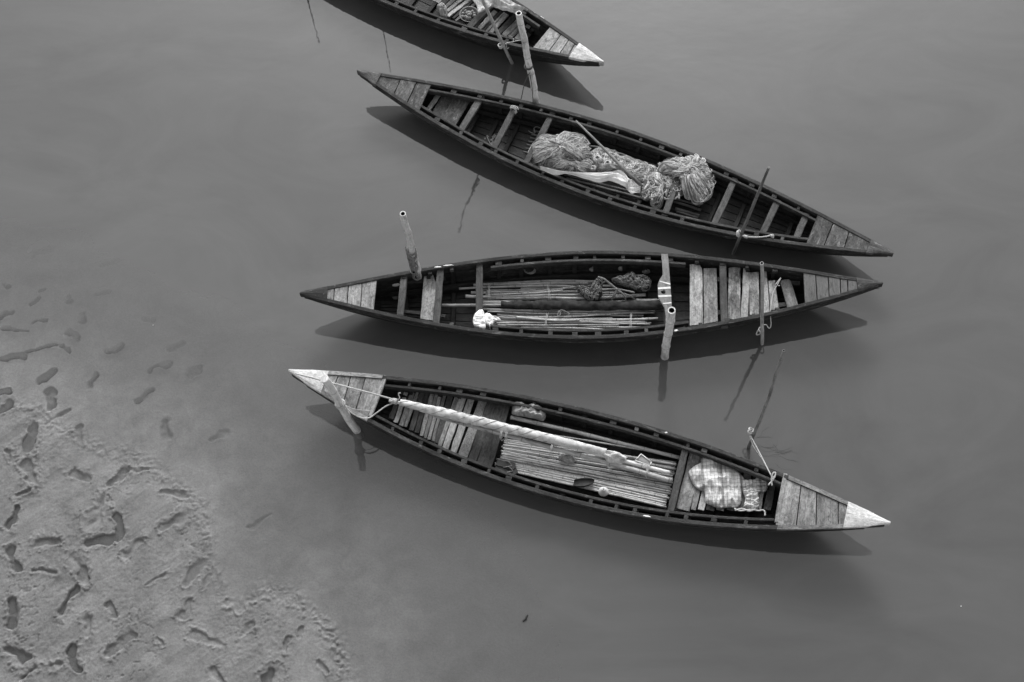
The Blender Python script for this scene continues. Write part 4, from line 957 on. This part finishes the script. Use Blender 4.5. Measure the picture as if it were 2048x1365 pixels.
# painted board with hole
T = empty('steering_board', P(1330, 580, .5), 0, 'long wooden board with white stripes and a hole across the bundle boat', 'board')
bd_l = [(1322.5, 508), (1323.5, 520), (1325, 535), (1325.5, 550), (1319, 560), (1315.5, 570), (1316, 582), (1316.5, 594), (1322, 604), (1329, 616), (1331, 630), (1331.5, 652)]
bd_r = [(1335.5, 508), (1337, 520), (1338, 535), (1339, 550), (1340, 560), (1340.5, 570), (1341.5, 582), (1342.5, 594), (1343, 604), (1343.5, 616), (1343.5, 630), (1343, 652)]
def zb(y): return .475
hole = [(1330.5, 585), (1326, 588), (1322.5, 586), (1321.5, 583.5), (1323, 581.5), (1326, 580.5), (1330, 580.5)]
def sboard(m):
    # strips left and right of the hole so that it is really open
    for i in range(len(bd_l) - 1):
        y0, y1 = bd_l[i][1], bd_l[i + 1][1]
        for (p, q, r, s) in (((bd_l[i], bd_r[i], bd_r[i + 1], bd_l[i + 1]),) if not (570 <= y0 < 594) else ()):
            pass
    def quad(a, b, c, d):
        t = [P(*x, zb(x[1])) for x in (a, b, c, d)]; b_ = [x - Vector((0, 0, .03)) for x in t]; n0 = len(m.v)
        m.v.extend(tuple(x) for x in t + b_); uvs = [(x.y, x.x) for x in t]
        m.face((n0 + 3, n0 + 2, n0 + 1, n0), uvs[::-1]); m.face((n0 + 4, n0 + 5, n0 + 6, n0 + 7), uvs)
        for i in range(4): j = (i + 1) % 4; m.face((n0 + i, n0 + j, n0 + 4 + j, n0 + 4 + i), [uvs[i], uvs[j], (uvs[j][0] + .03, uvs[j][1]), (uvs[i][0] + .03, uvs[i][1])])
    def lerp(l, y):
        for a, b in zip(l[:-1], l[1:]):
            if a[1] <= y <= b[1]: t = (y - a[1]) / (b[1] - a[1]); return (a[0] + (b[0] - a[0]) * t, y)
        return l[-1]
    ys = [508, 520, 535, 550, 560, 570, 580.5]
    for a, b in zip(ys[:-1], ys[1:]): quad(lerp(bd_l, a), lerp(bd_r, a), lerp(bd_r, b), lerp(bd_l, b))
    hl = [(1328, 580.5), (1323, 582), (1321.5, 584), (1323, 587), (1327, 588.5)]; hr = [(1329, 580.5), (1330.5, 582), (1331, 584), (1330.5, 587), (1328, 588.5)]
    for i in range(4):
        quad(lerp(bd_l, hl[i][1]), hl[i], hl[i + 1], lerp(bd_l, hl[i + 1][1])); quad(hr[i], lerp(bd_r, hr[i][1]), lerp(bd_r, hr[i + 1][1]), hr[i + 1])
    ys = [588.5, 594, 604, 616, 630, 652]
    for a, b in zip(ys[:-1], ys[1:]): quad(lerp(bd_l, a), lerp(bd_r, a), lerp(bd_r, b), lerp(bd_l, b))
one('plank', 'board_painted', sboard, T)
for q in (((1319, 563.5), (1320, 562), (1340.5, 567), (1340.5, 570)), ((1315.9, 575.5), (1341, 573.5), (1341.4, 577.5), (1316.2, 579)), ((1316.4, 591), (1342.3, 590), (1342.6, 593.5), (1316.8, 595)), ((1325, 606.5), (1342.8, 604.5), (1343, 607), (1327, 608.5))):
    one('white_stripe', 'white_stripe', lambda m: m.slab(pxpoly(q, .478), .006, .001), T)
# white rag on third thwart, odd plastic bits
L = Lump(pxpoly([(1625, 1060), (1650, 1020), (1700, 992), (1725, 1040), (1730, 1090), (1735, 1150), (1720, 1176), (1650, 1165), (1620, 1120)], .41, (590, 400), 4.55), .018, 14, 70, .012, 16, 7.7, 3, .5, (.6, 2))
T = empty('white_rag', L.c, 0, 'bright white knotted rag at the end of a crossbeam, bundle boat', 'rag')
one('rag', 'cloth_white', L.build, T)
L = Lump(pxpoly([(1725, 1040), (1760, 1035), (1790, 1050), (1820, 1075), (1865, 1080), (1868, 1105), (1820, 1110), (1800, 1140), (1780, 1180), (1765, 1150), (1730, 1130)], .36, (590, 400), 4.55), .03, 12, 60, .014, 16, 3.7, 3, .5)
one('knotted_end', 'cloth_white', L.build, T)
L = Lump(pxpoly([(872, 775), (895, 755), (930, 748), (955, 762), (935, 782), (900, 785)], .30, (590, 400), 4.55), .025, 10, 40, .004, 10, 1.2, 2, .6)
o = one('plastic_float', 'plastic_white', L.build); tag(o, 'small white almond-shaped float near the left deck, bundle boat', 'float')
L = Lump(pxpoly([(862, 870), (880, 840), (930, 820), (945, 860), (930, 900), (890, 900)], .1, (590, 400), 4.55), .04, 10, 40, .012, 16, 2.2)
o = one('rag', 'cloth_grey', L.build); tag(o, 'dim grey rag beside the first crossbeam of the bundle boat', 'rag')
o = one('rag', 'cloth_white', lambda m: ruled(m, [P(1350, 653, .3), P(1360, 652, .31), P(1372, 654, .3)], [P(1350, 658, .27), P(1360, 657, .28), P(1368, 656, .28)], 14, 6, .02, 6, 1.1)); tag(o, 'thin white scrap behind the hollow thick bamboo pole', 'rag')
for x0, x1, y, lb in ((1178, 1192, 536, 'middle'), (1236, 1250, 535, 'right of centre'), (1284, 1300, 541, 'near the striped board')):
    L = Lump(pxpoly([(x0, y + 3), (x0 + 4, y), (x1 - 2, y - 1), (x1, y + 4), (x0 + 6, y + 7)], .16), .03, 8, 30, .012, 16, x0 * .1)
    o = one('rag', 'cloth_grey', L.build); tag(o, 'dim cloth scrap on the far shelf of the bundle boat, ' + lb, 'rag')
o = one('wire_coil', 'rope_grey', lambda m: [turns(m, P(1059, 539, .2), (.1 * i, .3, 1), .06 + .008 * i, 1, .004) for i in range(4)]); tag(o, 'coil of thin line on the far shelf of the bundle boat', 'rope')

# ---------------------------------------------------------------- cargo of the net boat
Z3 = ((1020, 220), 4.452)
T, Ls = net('fishing_net', 'left heap of pale fishing net gathered in hanks', [
    (pxpoly([(185, 440), (205, 350), (270, 290), (400, 275), (500, 245), (570, 240), (640, 270), (700, 335), (715, 390), (700, 450), (640, 470), (480, 450), (330, 470), (250, 490)], .20, *Z3), .17, .013, 7, 2.4, .5, .35),
    (pxpoly([(240, 480), (330, 440), (480, 425), (620, 440), (700, 480), (770, 530), (740, 555), (600, 558), (400, 545), (290, 520)], .16, *Z3), .11, .013, 8, 2.4, .5, .4)], 'fishing net', 'net_base', ('net_pale', 'net_mid', 'net_shade'), 30, .004, 21, 'pale fishing nets', (70, .75, .06, 30, .0034, .25, .03), radial=.6, curl=2.2, step=.035, lift=.012)
T, Ls = net('fishing_net', 'loose middle stretch of net and cord between the two heaps', [
    (pxpoly([(700, 400), (760, 350), (850, 370), (960, 420), (1100, 450), (1230, 500), (1330, 540), (1280, 640), (1180, 660), (1080, 600), (960, 550), (850, 560), (760, 540), (700, 480)], .13, *Z3), .07, .025, 11, 2.6, .5, .5)], 'fishing net', 'net_base', ('net_pale', 'net_mid', 'net_shade'), 330, .0036, 22, 'pale fishing nets', (24, .4, .04, 18, .0036, 1.5, .015), curl=7.0, step=.035, lift=.010)
for x, y, r, k_ in ((870, 480, .05, 5), (1370, 545, .04, 4), (740, 520, .045, 3), (780, 440, .06, 5)):
    c = P(1020 + x / 4.452, 220 + y / 4.452, .24); m = MB(); pts = []
    for i in range(k_ * 12): q = i / 12 * math.tau; rr_ = r * (1 - .5 * i / (k_ * 12)); pts.append(c + Vector((math.cos(q) * rr_, math.sin(q) * rr_ * .9, i * .0006 + .006 * math.sin(i))))
    m.tube(pts, .006, 5); m.emit('cord_coil', 'net_pale', T)
T, Ls = net('fishing_net', 'right heap of net with small floats and trailing loops', [
    (pxpoly([(1330, 530), (1400, 480), (1520, 455), (1630, 435), (1720, 460), (1770, 520), (1790, 620), (1770, 720), (1740, 780), (1700, 815), (1620, 790), (1540, 740), (1520, 620), (1430, 600)], .22, *Z3), .17, .012, 7, 2.6, .5, .25),
    (pxpoly([(1190, 640), (1260, 600), (1340, 570), (1440, 590), (1510, 640), (1520, 740), (1460, 780), (1390, 770), (1350, 840), (1270, 850), (1290, 780), (1210, 770)], .16, *Z3), .10, .02, 10, 2.4, .5, .4)], 'fishing net', 'net_base', ('net_pale', 'net_mid', 'net_shade'), 40, .004, 23, 'pale fishing nets', (60, .95, .06, 30, .0034, .22, .026), radial=.8, curl=3.0, step=.04, lift=.012)
rg = random.Random(5)
for i in range(34):
    if i < 20:
        x, y = rg.uniform(1200, 1510), rg.uniform(600, 790); zz = rg.uniform(.26, .31); an = rg.uniform(0.2, 1.6); ln = rg.uniform(.07, .12)
    elif i < 31:
        t = (i - 20) / 10; x, y = 1740 + 50 * math.sin(t * 3.1) - 30 * t, 470 + 300 * t; zz = .33; an = -1.1 + rg.uniform(-.3, .3); ln = rg.uniform(.07, .1)
    else: x, y = rg.uniform(1260, 1340), rg.uniform(760, 840); zz = .22; an = rg.uniform(.4, .9); ln = .12
    c = P(1020 + x / 4.452, 220 + y / 4.452, zz); d = Vector((math.cos(an), math.sin(an), rg.uniform(-.3, .1))) * ln / 2
    one('float', 'foam' if i % 3 else 'plank_pale', lambda m: m.tube([c - d, c - d * .9, c + d * .9, c + d], [.008, .013, .013, .008], 8), T)
def loops(m):
    for i in range(46):
        if i < 26: x, y, zz = rg.uniform(1190, 1510), rg.uniform(600, 800), .30
        else: t = rg.random(); x, y, zz = 1700 + 90 * math.sin(t * 3.0), 460 + 340 * t, .33
        c = P(1020 + x / 4.452, 220 + y / 4.452, zz); a0 = rg.uniform(0, 6.28); r = rg.uniform(.025, .06); q = rg.uniform(.4, 1)
        pts = [c + Vector((math.cos(a0) * math.cos(t_) * r - math.sin(a0) * math.sin(t_) * r * q, math.sin(a0) * math.cos(t_) * r + math.cos(a0) * math.sin(t_) * r * q, rg.uniform(-.01, .012) - .05 * (math.cos(t_) > .5))) for t_ in [k_ * .45 for k_ in range(int(rg.uniform(9, 14)))]]
        m.tube(spline(pts, 22), .0034, 5, True)
    for a in (((1785, 640), (1810, 625), (1832, 640), (1815, 670), (1780, 685)), ((1770, 700), (1790, 720), (1785, 755), (1760, 770), (1745, 790)), ((1620, 800), (1680, 820), (1725, 800), (1730, 770))):
        rope(m, pxpoly(a, .26, *Z3), .005, 20)
one('cord_loops', 'net_pale', loops, T)['kind'] = 'stuff'
o = one('white_tarp', 'cloth_white', lambda m: (ruled(m, pxpoly([(268, 512), (400, 540), (560, 556), (760, 562), (900, 555), (980, 540), (1030, 575), (1060, 630)], .39, *Z3), pxpoly([(275, 535), (400, 582), (520, 578), (700, 625), (790, 645), (880, 625), (960, 655), (1030, 690)], .35, *Z3), 60, 16, .03, 7, 2.0, .006, -.02), ruled(m, pxpoly([(1020, 600), (1060, 610), (1120, 640), (1165, 670)], .36, *Z3), pxpoly([(1020, 670), (1050, 720), (1090, 750), (1160, 735)], .33, *Z3), 30, 16, .05, 6, 5.0, .006, -.03)))
tag(o, 'white folded sheet along the near side of the nets', 'sheet')
o = one('white_pipe', 'plastic_white', lambda m: rope(m, pxpoly([(700, 320), (820, 335), (920, 370), (1020, 400), (1120, 450)], .12, *Z3), .010, 24)); tag(o, 'thin pale strip along the far side of the nets', 'strip')
T = empty('oar', P(1152, 242, .36), 0, 'slim wooden oar shaft lying across the fishing nets', 'oar')
one('shaft', 'plank_mid', lambda m: m.tube([P(1152, 242, .40), P(1200, 290, .42), P(1245, 336, .43), P(1285, 374, .40)], [.012, .018, .024, .026], 8), T)
o = one('rope_coil', 'rope_grey', lambda m: [rope(m, [P(985 + rg.uniform(-14, 12), 281 + rg.uniform(-12, 16), .05 + rg.uniform(0, .05)) for _ in range(6)], .008, 30) for _ in range(3)]); tag(o, 'tangled grey rope on the floor near the left end, net boat', 'rope')
o = one('lashing', 'rope_pale', lambda m: (turns(m, P(1028, 221, .33), (b2.ex * .3 + b2.ey), .048, 2, .007, .02), rope(m, [P(1020, 217, .4), P(1024, 212, .41), P(1033, 214, .4), P(1037, 220, .38)], .008))); tag(o, 'pale rope wound round the far end of a crossbeam, net boat', 'rope')
o = one('wire_hook', 'rope_grey', lambda m: rope(m, [P(1057, 262, .1), P(1063, 266, .1), P(1070, 266, .1), P(1068, 257, .1), P(1074, 254, .1), P(1084, 258, .1)], .006)); tag(o, 'bent grey wire beside the third crossbeam, net boat', 'wire')
o = one('shell', 'cloth_grey', lambda m: lathe(m, P(1040, 257, -.05), [(.03, 0), (.034, .008), (.03, .014), (.012, .012), (.002, .012)], 12)); tag(o, 'small pale disc on the dark floor, net boat', 'disc')

# ---------------------------------------------------------------- cargo of the topmost boat
bc = P(*Z1(780, 290), .20)
T = empty('basin', bc, 0, 'round metal basin of potatoes in the topmost boat', 'basin')
one('bowl', 'metal_grey', lambda m: lathe(m, bc, [(.001, .0), (.10, 0), (.128, .085), (.138, .09), (.138, .096), (.122, .09), (.095, .01), (.001, .008)], 28), T)
for i in range(16):
    a = i * 2.4; r = .018 + .024 * (i % 5); c = bc + Vector((math.cos(a) * r * .85, math.sin(a) * r * .85, .055 + .035 * (1 - r / .12)))
    one('potato', 'potato', lambda m: lathe(m, c, [(.001, -.026), (.016, -.022), (.027, -.006), (.028, .006), (.018, .022), (.001, .027)], 10), T)
o = one('white_cloth', 'cloth_sail', lambda m: (ruled(m, [P(*Z1(*q), .5) for q in ((780, -60), (880, 60), (905, 150), (925, 195), (1010, 170), (1130, 115))], [P(*Z1(*q), .52) for q in ((1000, -140), (1050, -60), (1120, -20), (1200, 20), (1270, 30), (1300, 25))], 30, 14, .03, 6, 1.5, .005, -.01), ruled(m, [P(*Z1(*q), .5) for q in ((1120, 110), (1250, 140), (1400, 170), (1510, 195), (1600, 180))], [P(*Z1(*q), .54) for q in ((1200, -80), (1330, -60), (1430, 10), (1580, 90), (1700, 155))], 40, 16, .035, 5, 7.5, .005, -.03)))
tag(o, 'white cloth draped over the far rail of the topmost boat', 'cloth')
L = Lump([P(*Z1(*q), .34) for q in ((260, 130), (300, 90), (370, 70), (420, 130), (435, 190), (430, 270), (380, 270), (320, 260), (305, 190))], .07, 14, 60, .022, 14, 3.1)
o = one('rag', 'cloth_grey', L.build); tag(o, 'knotted grey rag on the near rail of the topmost boat', 'rag')
o = one('rope_end', 'rope_pale', lambda m: rope(m, [P(*Z1(*q), .42) for q in ((1700, 160), (1790, 200), (1860, 260), (1900, 280), (1930, 310), (1945, 300), (1900, 265))], .010, 30)); tag(o, 'pale frayed rope along the far rail of the topmost boat', 'rope')

# ---------------------------------------------------------------- on the water
def weed(m):
    rg = random.Random(3)
    for i in range(14):
        x, y = rg.uniform(1498, 1560), 0; y = 890 + (x - 1500) * .42 + rg.uniform(-22, 16); pts = []; a = rg.uniform(-.9, .5)
        for j in range(9):
            pts.append(P(x, y, .0025 + rg.uniform(0, .001))); a += rg.uniform(-.5, .5); x += math.cos(a) * 5; y -= math.sin(a) * 4
        m.tube(spline(pts, 16), rg.uniform(.0006, .0011), 4, False)
o = one('floating_netting', 'twig', weed); tag(o, 'dark wisps of netting floating beside the thin crooked pole', 'netting'); o['kind'] = 'stuff'
o = one('twig', 'twig', lambda m: (rope(m, [P(1046, 1243, .006), P(1051, 1238, .012), P(1055, 1230, .008)], .010, 12), rope(m, [P(1051, 1238, .01), P(1054, 1240, .006)], .006, 6))); tag(o, 'small dark twig floating alone on open water', 'twig')

for x, y, sz, lb in ((1922, 1213, .007, 'tiny white fleck on the open water near the lower right corner'), (306, 651, .006, 'tiny white fleck on the shallow water left of the boats')):
    o = one('foam_fleck', 'plastic_white', lambda m: lathe(m, P(x, y, .001), [(sz, 0), (sz * .9, .004), (sz * .5, .007), (.001, .008)], 8)); tag(o, lb, 'fleck', 'foam flecks on the water')
for bt, pts in ((b3, ((876, 534, .05), (897, 531, .07), (1352, 663, .03))), (b4, ((1294, 1034, .05), (1333, 861, .02)))):
    for x, y, ln in pts:
        c = bt.onrail(x, y); lx = bt.lx(c); sg = 1 if bt.ly(c) > 0 else -1; u = 2 * lx / bt.L; yy = sg * (bt.w(u) - .004); zz = bt.zs(u) + .0205
        bt.part('paint_fleck', 'white_stripe', lambda m: m.slab([bt.pt(lx - ln, yy - .008, zz), bt.pt(lx - ln * .3, yy - .013, zz), bt.pt(lx + ln, yy - .005, zz), bt.pt(lx + ln * .6, yy + .01, zz), bt.pt(lx - ln * .5, yy + .007, zz)], .012, .002, None, 3, .004))
